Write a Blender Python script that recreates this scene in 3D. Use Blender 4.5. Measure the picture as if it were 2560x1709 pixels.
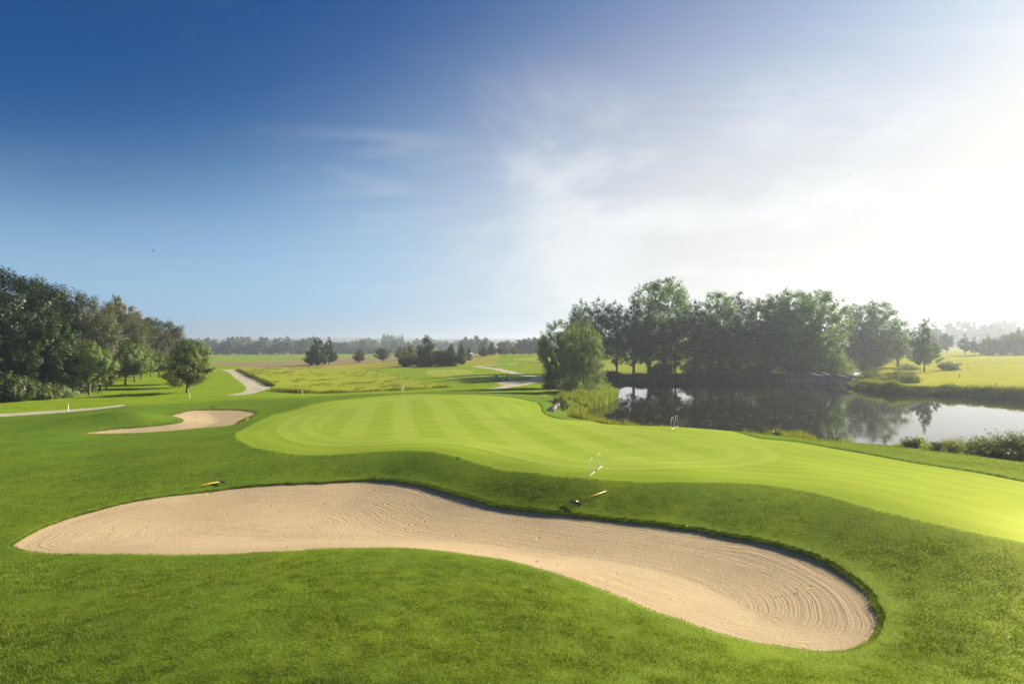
import bpy, math, random
import numpy as np
from mathutils import Vector, geometry as mgeo

for o in list(bpy.data.objects):
    bpy.data.objects.remove(o, do_unlink=True)
scene = bpy.context.scene
C = scene.collection
RNG = np.random.default_rng(7)
random.seed(7)

# ---------------------------------------------------------------- camera, sky, sun, exposure
F, CX, CY, CAMZ = 1707.0, 1280.0, 854.5, 8.0
cam = bpy.data.cameras.new('camera'); cam.lens = 24.0; cam.sensor_width = 36.0
cam.clip_start = 0.1; cam.clip_end = 20000
camo = bpy.data.objects.new('camera', cam); C.objects.link(camo)
camo.location = (0, 0, CAMZ); camo.rotation_euler = (math.radians(90), 0, 0)
scene.camera = camo

SUN_AZ, SUN_EL = math.radians(56), math.radians(23)      # azimuth clockwise from the view direction
SUN = Vector((math.sin(SUN_AZ)*math.cos(SUN_EL), math.cos(SUN_AZ)*math.cos(SUN_EL), math.sin(SUN_EL)))
sl = bpy.data.lights.new('sun', 'SUN'); sl.energy = 5.0; sl.angle = math.radians(0.53); sl.color = (1.0, 0.9, 0.74)
so = bpy.data.objects.new('sun', sl); C.objects.link(so)
so.rotation_euler = (-SUN).to_track_quat('-Z', 'Y').to_euler(); so.location = (60, 40, 60)

world = bpy.data.worlds.new('World'); scene.world = world; world.use_nodes = True
wn = world.node_tree; wn.nodes.clear()
def N(t, kind, **kw):
    n = t.nodes.new(kind)
    for k, v in kw.items(): setattr(n, k, v)
    return n
def mth(t, op, a, b=None, c=None, clamp=False):
    n = t.nodes.new('ShaderNodeMath'); n.operation = op; n.use_clamp = clamp
    for i, v in enumerate((a, b, c)):
        if v is None: continue
        if isinstance(v, (int, float)): n.inputs[i].default_value = v
        else: t.links.new(v, n.inputs[i])
    return n.outputs[0]
def mixc(t, fac, a, b, blend='MIX'):
    n = t.nodes.new('ShaderNodeMix'); n.data_type = 'RGBA'; n.blend_type = blend
    for s, v in ((n.inputs[0], fac), (n.inputs[6], a), (n.inputs[7], b)):
        if isinstance(v, (int, float)): s.default_value = v
        elif isinstance(v, (tuple, list)): s.default_value = (*v, 1) if len(v) == 3 else v
        else: t.links.new(v, s)
    return n.outputs[2]
def ramp(t, x, stops):
    n = t.nodes.new('ShaderNodeValToRGB')
    el = n.color_ramp.elements
    while len(el) < len(stops): el.new(0.5)
    for e, (p, c) in zip(el, stops):
        e.position = p; e.color = (c, c, c, 1) if isinstance(c, (int, float)) else (*c, 1)
    t.links.new(x, n.inputs[0]); return n.outputs[0]
def mapr(t, x, a, b, c=0.0, d=1.0, smooth=True):
    n = t.nodes.new('ShaderNodeMapRange'); n.interpolation_type = 'SMOOTHSTEP' if smooth else 'LINEAR'
    for i, v in enumerate((a, b, c, d)): n.inputs[1+i].default_value = v
    t.links.new(x, n.inputs[0]); return n.outputs[0]
def noise(t, vec, scale, detail=4, rough=0.55, dist=0.0):
    n = t.nodes.new('ShaderNodeTexNoise'); n.inputs['Scale'].default_value = scale
    n.inputs['Detail'].default_value = detail; n.inputs['Roughness'].default_value = rough; n.inputs['Distortion'].default_value = dist
    if vec is not None: t.links.new(vec, n.inputs['Vector'])
    return n.outputs['Fac']
def vmap(t, vec, loc=(0, 0, 0), rot=(0, 0, 0), scl=(1, 1, 1)):
    n = t.nodes.new('ShaderNodeMapping'); n.inputs[1].default_value = loc; n.inputs[2].default_value = rot; n.inputs[3].default_value = scl
    t.links.new(vec, n.inputs[0]); return n.outputs[0]

def build_world():
    t = wn
    out = N(t, 'ShaderNodeOutputWorld'); bg = N(t, 'ShaderNodeBackground')
    sky = N(t, 'ShaderNodeTexSky', sky_type='NISHITA', sun_disc=False)
    sky.sun_elevation = SUN_EL; sky.sun_rotation = SUN_AZ
    sky.altitude = 100; sky.air_density = 1.0; sky.dust_density = 1.6; sky.ozone_density = 2.0
    tc = N(t, 'ShaderNodeTexCoord'); d = tc.outputs['Generated']
    sep = N(t, 'ShaderNodeSeparateXYZ'); t.links.new(d, sep.inputs[0]); z = sep.outputs[2]
    dot = N(t, 'ShaderNodeVectorMath', operation='DOT_PRODUCT'); t.links.new(d, dot.inputs[0]); dot.inputs[1].default_value = SUN
    cosg = dot.outputs['Value']
    # deeper blue away from the sun, thin bright veil of mist and cirrus around it
    base = mixc(t, 1.0, sky.outputs[0], SKY_TINT, 'MULTIPLY')
    ang = mth(t, 'ARCCOSINE', mth(t, 'MINIMUM', cosg, 0.9999))
    glow = mth(t, 'POWER', 2.718, mth(t, 'MULTIPLY', mth(t, 'POWER', mth(t, 'DIVIDE', ang, VEIL_W), 2.0), -1.0))
    zc = mth(t, 'MAXIMUM', z, 0.0)
    side = mapr(t, ang, 1.55, 0.45)
    low = mth(t, 'POWER', 2.718, mth(t, 'MULTIPLY', mth(t, 'POWER', mth(t, 'DIVIDE', zc, mth(t, 'ADD', LOW_H, mth(t, 'MULTIPLY', side, LOW_HB))), 2.8), -1.0))
    # cirrus drawn on a high plane
    div = N(t, 'ShaderNodeVectorMath', operation='SCALE'); t.links.new(d, div.inputs[0])
    t.links.new(mth(t, 'DIVIDE', 1.0, mth(t, 'ADD', zc, 0.12)), div.inputs['Scale'])
    cv = vmap(t, div.outputs[0], rot=(0, 0, 0.5), scl=(0.55, 1.5, 0.8))
    c1 = noise(t, cv, 1.5, 9, 0.62, 0.9)
    c2 = noise(t, vmap(t, div.outputs[0], loc=(3.7, 1.1, 0)), 0.7, 3, 0.5)
    cl = mth(t, 'MULTIPLY', mapr(t, c1, 0.46, 0.70), mapr(t, c2, 0.36, 0.58))
    cl = mth(t, 'MULTIPLY', cl, mth(t, 'ADD', mth(t, 'MULTIPLY', mapr(t, ang, 1.3, 0.75), 0.55), 0.02))
    c3 = noise(t, vmap(t, d, loc=(0.3, 1.7, 0.2), scl=(1.0, 1.0, 1.7)), 3.1, 8, 0.6, 0.35)
    puff = mth(t, 'MULTIPLY', mth(t, 'MULTIPLY', mapr(t, c3, 0.46, 0.68), mapr(t, ang, 1.2, 0.8)), mth(t, 'MULTIPLY', mapr(t, zc, 0.42, 0.16), 0.75))
    cl = mth(t, 'MAXIMUM', cl, puff)
    veil = mth(t, 'ADD', mth(t, 'MULTIPLY', glow, VEIL_A), mth(t, 'MULTIPLY', low, mth(t, 'ADD', LOW_A, mth(t, 'MULTIPLY', side, LOW_B))))
    vcol = mixc(t, mapr(t, ang, 1.35, 0.7), VEIL_C0, VEIL_C1)
    col = mixc(t, mth(t, 'MINIMUM', veil, 1.0), base, vcol)
    col = mixc(t, mth(t, 'MINIMUM', cl, 1.0), col, CLOUD_C)
    t.links.new(col, bg.inputs[0]); bg.inputs[1].default_value = SKY_STRENGTH
    t.links.new(bg.outputs[0], out.inputs[0])
SKY_STRENGTH = 0.088
SKY_TINT = (0.0, 0.172, 0.395)
VEIL_W, VEIL_A, VEIL_C0, VEIL_C1 = 0.30, 0.95, (2.15, 3.5, 4.75), (4.3, 4.2, 4.0)
LOW_H, LOW_HB, LOW_A, LOW_B, CLOUD_C = 0.18, 0.22, 0.76, 0.23, (4.6, 4.7, 4.75)
build_world()

vs = scene.view_settings
vs.view_transform = 'Standard'; vs.look = 'None'; vs.gamma = 1.0; vs.use_curve_mapping = False; vs.exposure = 1.2
cy = scene.cycles
cy.max_bounces = 6; cy.diffuse_bounces = 3; cy.glossy_bounces = 3; cy.transmission_bounces = 4; cy.volume_bounces = 0; cy.transparent_max_bounces = 8
cy.caustics_reflective = False; cy.caustics_refractive = False
cy.use_denoising = True
try: cy.denoiser = 'OPENIMAGEDENOISE'
except Exception: pass

# ---------------------------------------------------------------- helpers
def tag(o, label=None, cat=None, group=None, kind=None):
    if label: o['label'] = label
    if cat: o['category'] = cat
    if group: o['group'] = group
    if kind: o['kind'] = kind
    return o
def empty(name, loc=(0, 0, 0), rz=0.0, scale=1.0):
    o = bpy.data.objects.new(name, None); C.objects.link(o); o.location = loc; o.rotation_euler = (0, 0, rz)
    o.scale = (scale,)*3 if isinstance(scale, (int, float)) else scale; o.empty_display_size = 0.3
    return o
def np_mesh(name, V, faces, mat=None, smooth=False):
    """faces: list of (n,k) int arrays"""
    if not isinstance(faces, (list, tuple)): faces = [faces]
    me = bpy.data.meshes.new(name)
    V = np.ascontiguousarray(V, dtype=np.float32)
    me.vertices.add(len(V)); me.vertices.foreach_set('co', V.ravel())
    idx = np.concatenate([np.asarray(f, dtype=np.int32).ravel() for f in faces])
    tot = np.concatenate([np.full(len(f), np.asarray(f).shape[1], dtype=np.int32) for f in faces])
    st = np.concatenate([[0], np.cumsum(tot)[:-1]]).astype(np.int32)
    me.loops.add(len(idx)); me.loops.foreach_set('vertex_index', idx)
    me.polygons.add(len(tot)); me.polygons.foreach_set('loop_start', st); me.polygons.foreach_set('loop_total', tot)
    if smooth: me.polygons.foreach_set('use_smooth', np.ones(len(tot), dtype=bool))
    me.update(calc_edges=True)
    if mat: me.materials.append(mat)
    return me
def attr(me, name, vals):
    a = me.attributes.new(name, 'FLOAT', 'POINT'); a.data.foreach_set('value', np.ascontiguousarray(vals, dtype=np.float32))
def attr_c(me, name, vals):
    a = me.attributes.new(name, 'FLOAT_COLOR', 'POINT')
    vals = np.concatenate([vals, np.ones((len(vals), 1))], 1)
    a.data.foreach_set('color', np.ascontiguousarray(vals, dtype=np.float32).ravel())
def link(name, me, parent=None, loc=None):
    o = bpy.data.objects.new(name, me); C.objects.link(o)
    if parent: o.parent = parent
    if loc is not None: o.location = loc
    return o
class MB:
    """collects simple shapes into ONE mesh"""
    def __init__(s): s.v = []; s.f = []
    def add(s, V, Fs):
        n = len(s.v); s.v += [tuple(p) for p in V]; s.f += [tuple(i+n for i in f) for f in Fs]
    def box(s, c, d, rz=0.0, taper=1.0):
        cx, cy_, cz = c; dx, dy, dz = d[0]/2, d[1]/2, d[2]/2; V = []
        for z, k in ((-dz, 1.0), (dz, taper)):
            for x, y in ((-dx, -dy), (dx, -dy), (dx, dy), (-dx, dy)):
                x *= k; y *= k
                V.append((cx+x*math.cos(rz)-y*math.sin(rz), cy_+x*math.sin(rz)+y*math.cos(rz), cz+z))
        s.add(V, [(3, 2, 1, 0), (4, 5, 6, 7), (0, 1, 5, 4), (1, 2, 6, 5), (2, 3, 7, 6), (3, 0, 4, 7)]); return s
    def tube(s, pts, rads, n=6, cap=True):
        pts = [Vector(p) for p in pts]
        if isinstance(rads, (int, float)): rads = [rads]*len(pts)
        V = []; Fs = []; ref = Vector((0.31, 0.2, 0.93))
        for i, p in enumerate(pts):
            a = pts[max(i-1, 0)]; b = pts[min(i+1, len(pts)-1)]; t = (b-a).normalized()
            r = ref if abs(t.dot(ref)) < 0.95 else Vector((1, 0, 0))
            u = t.cross(r).normalized(); w = t.cross(u)
            for k in range(n):
                an = 2*math.pi*k/n; V.append(p+(u*math.cos(an)+w*math.sin(an))*rads[i])
        for i in range(len(pts)-1):
            for k in range(n):
                k2 = (k+1) % n; Fs.append((i*n+k, i*n+k2, (i+1)*n+k2, (i+1)*n+k))
        if cap:
            Fs.append(tuple(range(n-1, -1, -1))); Fs.append(tuple(range((len(pts)-1)*n, len(pts)*n)))
        s.add(V, Fs); return s
    def build(s, name, mat, parent=None, smooth=False):
        me = bpy.data.meshes.new(name); me.from_pydata(s.v, [], s.f); me.update()
        if smooth: me.polygons.foreach_set('use_smooth', [True]*len(me.polygons))
        if mat: me.materials.append(mat)
        return link(name, me, parent)

def sstep(x, a, b):
    t = np.clip((np.asarray(x, float)-a)/(b-a), 0, 1); return t*t*(3-2*t)
def vnoise(x, y, s, seed=0):
    """cheap smooth value noise"""
    x = np.asarray(x)/s; y = np.asarray(y)/s
    xi = np.floor(x).astype(np.int64); yi = np.floor(y).astype(np.int64); fx = x-xi; fy = y-yi
    fx = fx*fx*(3-2*fx); fy = fy*fy*(3-2*fy)
    def h(a, b):
        n = (a*374761393+b*668265263+seed*69069) & 0x7fffffff
        n = ((n ^ (n >> 13))*1274126177) & 0x7fffffff
        return ((n ^ (n >> 16)) & 0xffff)/65535.0
    return (h(xi, yi)*(1-fx)+h(xi+1, yi)*fx)*(1-fy)+(h(xi, yi+1)*(1-fx)+h(xi+1, yi+1)*fx)*fy

# ---------------------------------------------------------------- terrain: spot heights (bearing, depression, metres below the eye) -> smooth surface
SP = [ # foreground hump
 (-300,1709,5.2),(0,1709,4.85),(640,1709,4.55),(1280,1709,4.65),(1920,1709,5.05),(2560,1709,5.25),(2900,1709,5.4),
 (-300,1380,5.9),(22,1375,5.75),(300,1392,5.45),(640,1386,5.2),(1000,1376,5.15),(1253,1402,5.25),(1558,1500,5.3),(1853,1602,5.35),(2092,1632,5.4),(2210,1560,5.5),(2400,1560,5.35),(2700,1560,5.5),
 (400,1550,4.8),(800,1550,4.65),(1200,1550,4.85),
 # far rim of the large bunker and the bank behind it
 (98,1319,6.05),(327,1253,6.12),(610,1215,6.1),(785,1206,6.1),(926,1199,6.12),(1112,1226,6.0),(1286,1270,5.85),(1526,1297,5.75),(1798,1332,5.65),(2049,1395,5.55),(2185,1488,5.5),
 (500,1165,6.0),(700,1136,5.75),(850,1137,5.55),(1000,1127,5.38),(1100,1132,5.28),(1330,1182,5.15),(1470,1197,5.1),(1700,1206,5.05),(1900,1212,5.0),(2200,1277,4.9),(2400,1325,4.88),(2600,1370,5.0),
 (-300,1250,6.7),(0,1250,6.35),(200,1200,6.35),(0,1150,6.7),(250,1130,6.6),
 # putting green
 (600,1100,6.05),(720,1080,6.05),(900,1070,6.0),(1010,1015,6.15),(1200,1060,5.95),(1400,1110,5.7),(1700,1140,5.55),(1950,1145,5.55),
 (760,1016,6.35),(950,990,6.45),(1200,985,6.45),(1370,1010,6.4),(1400,1043,6.3),(1700,1062,6.2),(2000,1102,5.95),(2300,1156,5.65),(2560,1204,5.45),(2800,1250,5.4),
 # shoulder above the pond
 (1450,1052,6.38),(1700,1068,6.38),(1900,1085,6.35),(2150,1106,6.35),(2427,1138,6.15),(2560,1155,6.1),(2800,1190,6.0),
 # left: mound, small bunker, hollow
 (204,1086,6.9),(430,1082,6.85),(584,1066,6.65),(645,1030,6.75),(507,1022,7.0),(420,1036,6.85),
 (340,1030,5.95),(260,1031,6.05),(150,1050,6.75),(405,1040,6.5),(330,1062,6.8),(240,1074,6.9),(300,1018,6.9),
 (0,1100,6.9),(0,1062,7.25),(0,1036,8.0),(170,1026,8.0),(300,1012,7.9),(-300,1040,8.1),(-300,1100,7.2),
 (250,986,8.1),(473,995,7.9),(0,985,8.2),(-300,990,8.3),(610,978,8.0),(640,1000,7.1),(530,1000,7.45),(700,992,7.25),(756,985,7.7),(700,970,8.0),(820,992,6.9),
 # middle distance
 (1000,972,8.0),(1131,968,7.75),(1250,966,7.5),(1340,960,7.6),(1420,965,7.8),(1330,975,7.35),(1384,1011,7.15),
 (1100,946,7.3),(1170,944,7.0),(1290,942,7.0),(1180,925,7.0),(1080,928,7.1),(1060,914,7.5),(1140,914,7.3),
 (800,960,8.2),(700,930,8.3),(600,930,8.2),(800,908,8.5),(950,905,8.3),(400,950,8.2),(300,950,8.2),(0,955,8.3),
 (1200,918,6.9),(1190,900,6.6),(1300,906,6.4),(1300,893,5.8),(1370,888,5.2),(1400,900,5.8),(1240,886,5.6),
 (600,886,12.8),(800,885,12.6),(950,884,12.0),(300,886,12.8),(0,886,12.8),(-300,886,12.8),(600,898,10.4),(800,896,10.4),(300,898,10.4),(0,900,10.4),
 # beyond the pond
 (1520,945,7.6),(1650,938,7.4),(1800,938,7.5),(1950,938,7.6),(1550,918,7.2),(1700,915,7.0),(1850,915,7.0),(2000,905,6.8),(1700,895,6.4),
 (2140,965,7.4),(2258,972,7.3),(2380,975,7.3),(2560,985,7.3),(2800,1000,7.3),(2310,928,7.3),(2420,924,7.0),(2560,930,6.9),(2250,905,6.9),(2230,915,7.2),(2400,890,6.0),(2480,878,5.0),(2600,880,5.2),(2330,880,6.0),(2800,900,6.0),
]
_xy = []; _z = []
for px, py, dr in SP:
    Y = dr*F/(py-CY); _xy.append(((px-CX)/F*Y, Y)); _z.append(CAMZ-dr)
for x, y, z in [(-900,1000,-6),(-300,1000,-6),(0,1000,-5),(300,900,0.0),(900,900,4.0),(-2500,2500,-7),(0,2500,-7),(2500,2500,0),(0,5000,-8),(-5000,4000,-8),(5000,4000,-4),
                (0,5,3.9),(-4,5,3.7),(4,5,3.7),(0,2.5,4.1),(-7,6,3.3),(7,6,3.4)]:
    _xy.append((x, y)); _z.append(z)
# under water / hidden foot of the near bank
for px, Y, z in [(1560,62,0.2),(1700,60,0.1),(1900,57,0.1),(2150,53,0.1),(2427,46,0.3),(2600,43,0.4),(1480,68,0.2),(1440,80,0.2)]:
    _xy.append(((px-CX)/F*Y, Y)); _z.append(z)
_xy = np.array(_xy); _z = np.array(_z)
def _uv(x, y):
    a = np.clip(np.arctan2(x, y), -1.15, 1.15); r = np.clip(np.log(np.hypot(x, y)+1e-6), 0.9, 8.6)
    return np.stack([a*1.15, r], -1)
def _ker(d2): return np.sqrt(d2+0.0016)
_U = _uv(_xy[:, 0], _xy[:, 1])
_n = len(_U)
_K = _ker(((_U[:, None]-_U[None])**2).sum(-1))
_A = np.zeros((_n+3, _n+3)); _A[:_n, :_n] = _K-0.004*np.eye(_n); _A[:_n, _n] = 1; _A[_n, :_n] = 1
_A[:_n, _n+1:] = _U; _A[_n+1:, :_n] = _U.T
_W = np.linalg.solve(_A, np.concatenate([_z, [0, 0, 0]]))
def H0(x, y):
    x = np.asarray(x, float); y = np.asarray(y, float); sh = x.shape; U = _uv(x.ravel(), y.ravel()); out = np.empty(len(U))
    for i in range(0, len(U), 20000):
        u = U[i:i+20000]; d2 = ((u[:, None]-_U[None])**2).sum(-1)
        out[i:i+20000] = _ker(d2) @ _W[:_n]+_W[_n]+u @ _W[_n+1:]
    xr = x.ravel(); yr = y.ravel(); r = np.hypot(xr, yr)
    und = (vnoise(xr, yr, 3.1, 1)-0.5)*0.13*np.exp(-((r-20)/60)**2)+(vnoise(xr, yr, 9.0, 2)-0.5)*0.16*sstep(r, 8, 40)
    return (out+und).reshape(sh)
_D = np.exp(np.linspace(np.log(5.0), np.log(2500.0), 900))
def P(px, py, dz=0.0):
    """where the ground is seen along a bearing/depression"""
    u = (px-CX)/F; v = (py-CY)/F
    h = H0(u*_D, _D); ray = CAMZ-v*_D
    k = np.argmax(ray < h)
    if k == 0: k = len(_D)-1
    a, b = ray[k-1]-h[k-1], ray[k]-h[k]; t = a/(a-b) if a != b else 0
    Y = _D[k-1]+(_D[k]-_D[k-1])*t
    return np.array([u*Y, Y, float(H0(np.array([u*Y]), np.array([Y]))[0])+dz])
def G(px, Y, dz=0.0):
    x = (px-CX)/F*Y; return np.array([x, Y, float(H(np.array([x]), np.array([Y]))[0])+dz])
def spline(pts, n=6, closed=True):
    pts = np.asarray(pts, float); m = len(pts); out = []
    rng = range(m) if closed else range(m-1)
    for i in rng:
        p0, p1, p2, p3 = (pts[(i-1) % m], pts[i], pts[(i+1) % m], pts[(i+2) % m]) if closed else (pts[max(i-1, 0)], pts[i], pts[i+1], pts[min(i+2, m-1)])
        for k in range(n):
            t = k/n; out.append(0.5*((2*p1)+(p2-p0)*t+(2*p0-5*p1+4*p2-p3)*t*t+(3*p1-p0-3*p2+p3)*t**3))
    if not closed: out.append(pts[-1])
    return np.array(out)
def outline(px, n=5): return spline([P(a, b)[:2] for a, b in px], n)
def ragged(poly, amp, step):
    """resample an outline and give it the small irregularities of a cut turf edge"""
    b = np.roll(poly, -1, 0); L = np.linalg.norm(b-poly, axis=1); out = []
    for p0, p1, l in zip(poly, b, L):
        m = max(1, int(round(l/step)))
        for k in range(m): out.append(p0+(p1-p0)*k/m)
    out = np.array(out); tg = np.roll(out, -1, 0)-np.roll(out, 1, 0); tg /= np.linalg.norm(tg, axis=1)[:, None]+1e-9
    nz = (vnoise(out[:, 0], out[:, 1], 0.55, 41)-0.5)+0.6*(vnoise(out[:, 0], out[:, 1], 0.22, 42)-0.5)
    return out+np.stack([-tg[:, 1], tg[:, 0]], -1)*(nz*amp*2)[:, None]
def inside(x, y, poly):
    x = np.asarray(x); y = np.asarray(y); c = np.zeros(x.shape, bool); m = len(poly)
    for i in range(m):
        x1, y1 = poly[i]; x2, y2 = poly[(i+1) % m]
        if y1 == y2: continue
        k = ((y1 > y) != (y2 > y)) & (x < (x2-x1)*(y-y1)/(y2-y1)+x1); c ^= k
    return c
def sdf(x, y, poly, far=30.0):
    """signed distance, negative inside; returns (d, nearest x, nearest y)"""
    x = np.asarray(x, float); y = np.asarray(y, float); sh = x.shape; x = x.ravel(); y = y.ravel()
    d = np.full(len(x), far); nx = x.copy(); ny = y.copy()
    lo = poly.min(0)-far; hi = poly.max(0)+far
    idx = np.nonzero((x > lo[0]) & (x < hi[0]) & (y > lo[1]) & (y < hi[1]))[0]
    a = poly; b = np.roll(poly, -1, 0); ab = b-a; L2 = (ab**2).sum(1)+1e-12
    for s in range(0, len(idx), 20000):
        i = idx[s:s+20000]; p = np.stack([x[i], y[i]], -1)
        t = np.clip(((p[:, None]-a)*ab).sum(-1)/L2, 0, 1); q = a+t[..., None]*ab; dd = ((p[:, None]-q)**2).sum(-1)
        k = dd.argmin(1); dm = np.sqrt(dd[np.arange(len(i)), k]); ins = inside(p[:, 0], p[:, 1], poly)
        d[i] = np.minimum(np.where(ins, -dm, dm), far); nx[i] = q[np.arange(len(i)), k, 0]; ny[i] = q[np.arange(len(i)), k, 1]
    return d.reshape(sh), nx.reshape(sh), ny.reshape(sh)

BUNKER = outline([(22,1368),(70,1382),(163,1388),(436,1391),(654,1383),(894,1372),(1090,1379),(1253,1401),(1417,1445),(1558,1500),(1700,1554),(1853,1601),(2016,1629),(2092,1630),(2163,1614),(2203,1580),(2211,1537),(2185,1488),(2125,1439),(2049,1395),(1940,1360),(1798,1332),(1635,1308),(1526,1297),(1417,1284),(1286,1270),(1199,1251),(1112,1226),(1024,1205),(926,1199),(785,1206),(610,1215),(458,1234),(327,1253),(196,1286),(98,1319),(44,1349)], 4)
BUNKER_S = BUNKER.copy()
BUNKER = ragged(BUNKER, 0.05, 0.2)
BUNKER2 = outline([(204,1084),(298,1084),(387,1080.5),(477,1073),(584,1063),(602,1052),(626,1042),(646,1031.5),(626,1026),(581,1023),(507,1024),(462,1028),(420,1038),(444,1045),(452,1050),(441,1057),(387,1063),(298,1070),(238,1077)])
APRON = outline([(590,1085),(640,1058),(690,1035),(760,1016),(850,999),(950,989),(1050,983.5),(1150,985),(1250,990),(1310,998),(1350,1010),(1358,1028),(1385,1042),(1450,1050.5),(1580,1057),(1720,1067),(1860,1083),(2000,1104),(2150,1130),(2300,1157),(2460,1182),(2640,1215),(2900,1262),(2900,1430),(2560,1358),(2400,1325),(2200,1277),(2050,1236),(1900,1212),(1700,1206),(1470,1197),(1330,1182),(1200,1160),(1100,1133),(1000,1127),(850,1136),(720,1134),(620,1113)])
GREEN = outline([(690,1075),(700,1058),(740,1038),(832,1013),(953,996),(1061,992),(1150,993),(1240,1000),(1300,1013),(1316,1030),(1345,1043),(1479,1059),(1657,1077),(1806,1095),(1896,1110),(1950,1136),(1926,1154),(1806,1168),(1598,1174),(1400,1165),(1275,1141),(1180,1117),(1096,1105),(989,1109),(810,1114),(720,1100)])
WZ = -0.4
def wp(px, py):
    Y = (CAMZ-WZ)*F/(py-CY); return ((px-CX)/F*Y, Y)
POND = spline([wp(1416,1047),wp(1454,1025),wp(1500,1010),wp(1534,992),wp(1520,976),wp(1480,966),wp(1480,957),wp(1560,954),wp(1700,955.5),wp(1850,956),wp(1965,954),wp(2000,945),wp(2040,931),wp(2090,924),wp(2150,922),wp(2190,927),wp(2180,937),wp(2150,948),wp(2130,967),wp(2190,978),wp(2258,984),wp(2380,988),wp(2560,999),wp(2800,1012),wp(3100,1030),
   (62,45),(41,48.5),(30.5,53.5),(23,57.5),(15,61),(8,65)], 4)
def pond_profile(x, y, h):
    d, _, _ = sdf(x, y, POND, 12.0)
    w = sstep(d, 0.0, 2.2)
    bank = WZ+0.05+d*0.5
    out = np.where(d > 0, np.minimum(h, bank)*(1-w)+h*w, WZ-0.1-np.minimum(1.2, -d*0.5))
    return np.where(d >= 12, h, np.where(d > 0, np.maximum(out, WZ+0.03*np.clip(d, 0, 1)), out))
def H(x, y):
    """ground with the pond carved (bunkers handled separately)"""
    x = np.asarray(x, float); y = np.asarray(y, float); return pond_profile(x, y, H0(x, y))
LIP = 0.055
def sand_z(x, y, poly, deep):
    d, nx, ny = sdf(x, y, poly, 30.0); k = np.clip(-d, 0, None)
    return H0(x, y)-LIP*(0.6+0.5*sstep(k, 0, 0.4))-deep*sstep(k, 0, 4.5)

# ---------------------------------------------------------------- materials
def new_mat(name):
    m = bpy.data.materials.new(name); m.use_nodes = True; t = m.node_tree; t.nodes.clear()
    out = N(t, 'ShaderNodeOutputMaterial'); return m, t, out
def bump(t, h, strength, dist, normal=None):
    b = N(t, 'ShaderNodeBump'); b.inputs['Strength'].default_value = strength; b.inputs['Distance'].default_value = dist
    t.links.new(h, b.inputs['Height'])
    if normal is not None: t.links.new(normal, b.inputs['Normal'])
    return b.outputs[0]
def prin(t, out, col, rough=0.8, spec=0.2, normal=None, metal=0.0):
    p = N(t, 'ShaderNodeBsdfPrincipled')
    if isinstance(col, (tuple, list)): p.inputs['Base Color'].default_value = (*col, 1)
    else: t.links.new(col, p.inputs['Base Color'])
    if isinstance(rough, (int, float)): p.inputs['Roughness'].default_value = rough
    else: t.links.new(rough, p.inputs['Roughness'])
    p.inputs['Specular IOR Level'].default_value = spec; p.inputs['Metallic'].default_value = metal
    if normal is not None: t.links.new(normal, p.inputs['Normal'])
    t.links.new(p.outputs[0], out.inputs[0]); return p
def wpos(t):
    g = N(t, 'ShaderNodeNewGeometry'); return g.outputs['Position']
def simple_mat(name, col, rough=0.6, spec=0.3, metal=0.0, var=0.15, scale=8.0, bmp=0.0):
    m, t, out = new_mat(name); p = N(t, 'ShaderNodeTexCoord').outputs['Object']
    n = noise(t, p, scale, 5, 0.6)
    c = mixc(t, n, tuple(c*(1-var) for c in col), tuple(min(1, c*(1+var)) for c in col))
    prin(t, out, c, rough, spec, bump(t, n, bmp, 0.02) if bmp else None, metal); return m
def attr_node(t, name):
    a = N(t, 'ShaderNodeAttribute'); a.attribute_name = name; return a

def grass_shader(t, out, col, normal, transl=0.25, sheen=0.0):
    """short grass: diffuse plus a yellow-tinted gloss standing in for light through the blades"""
    d = N(t, 'ShaderNodeBsdfDiffuse'); t.links.new(col, d.inputs[0]); t.links.new(normal, d.inputs[2])
    g = N(t, 'ShaderNodeBsdfAnisotropic'); g.inputs['Roughness'].default_value = 0.5; g.inputs[0].default_value = (0.95, 0.95, 0.28, 1); t.links.new(normal, g.inputs['Normal'])  # yellow gloss tint imitates the glow of backlit grass; nothing is transmitted
    mx = N(t, 'ShaderNodeMixShader'); mx.inputs[0].default_value = sheen
    t.links.new(d.outputs[0], mx.inputs[1]); t.links.new(g.outputs[0], mx.inputs[2]); t.links.new(mx.outputs[0], out.inputs[0])

def make_ground_mat():
    m, t, out = new_mat('rough_grass_ground'); p = wpos(t)
    base = attr_node(t, 'col').outputs['Color']
    n1 = noise(t, p, 0.35, 4, 0.6); n2 = noise(t, p, 2.2, 5, 0.65); n3 = noise(t, p, 14, 4, 0.7); n4 = noise(t, p, 55, 3, 0.7)
    v = mth(t, 'ADD', mth(t, 'MULTIPLY', mth(t, 'SUBTRACT', n1, 0.5), 0.6), mth(t, 'MULTIPLY', mth(t, 'SUBTRACT', n2, 0.5), 0.6))
    v = mth(t, 'ADD', v, mth(t, 'MULTIPLY', mth(t, 'SUBTRACT', n3, 0.5), 1.1))
    v = mth(t, 'ADD', v, mth(t, 'MULTIPLY', mth(t, 'SUBTRACT', n4, 0.5), 1.0))
    v = mth(t, 'ADD', v, 1.0)
    sc = N(t, 'ShaderNodeVectorMath', operation='SCALE'); t.links.new(base, sc.inputs[0]); t.links.new(v, sc.inputs['Scale'])
    warm = mixc(t, mapr(t, n1, 0.35, 0.7), sc.outputs[0], mixc(t, 1.0, sc.outputs[0], (1.18, 1.04, 0.7), 'MULTIPLY'))
    nb = bump(t, n2, 0.35, 0.12); nb = bump(t, n3, 0.55, 0.05, nb); nb = bump(t, n4, 0.6, 0.02, nb)
    grass_shader(t, out, warm, nb, sheen=0.045); return m
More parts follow.
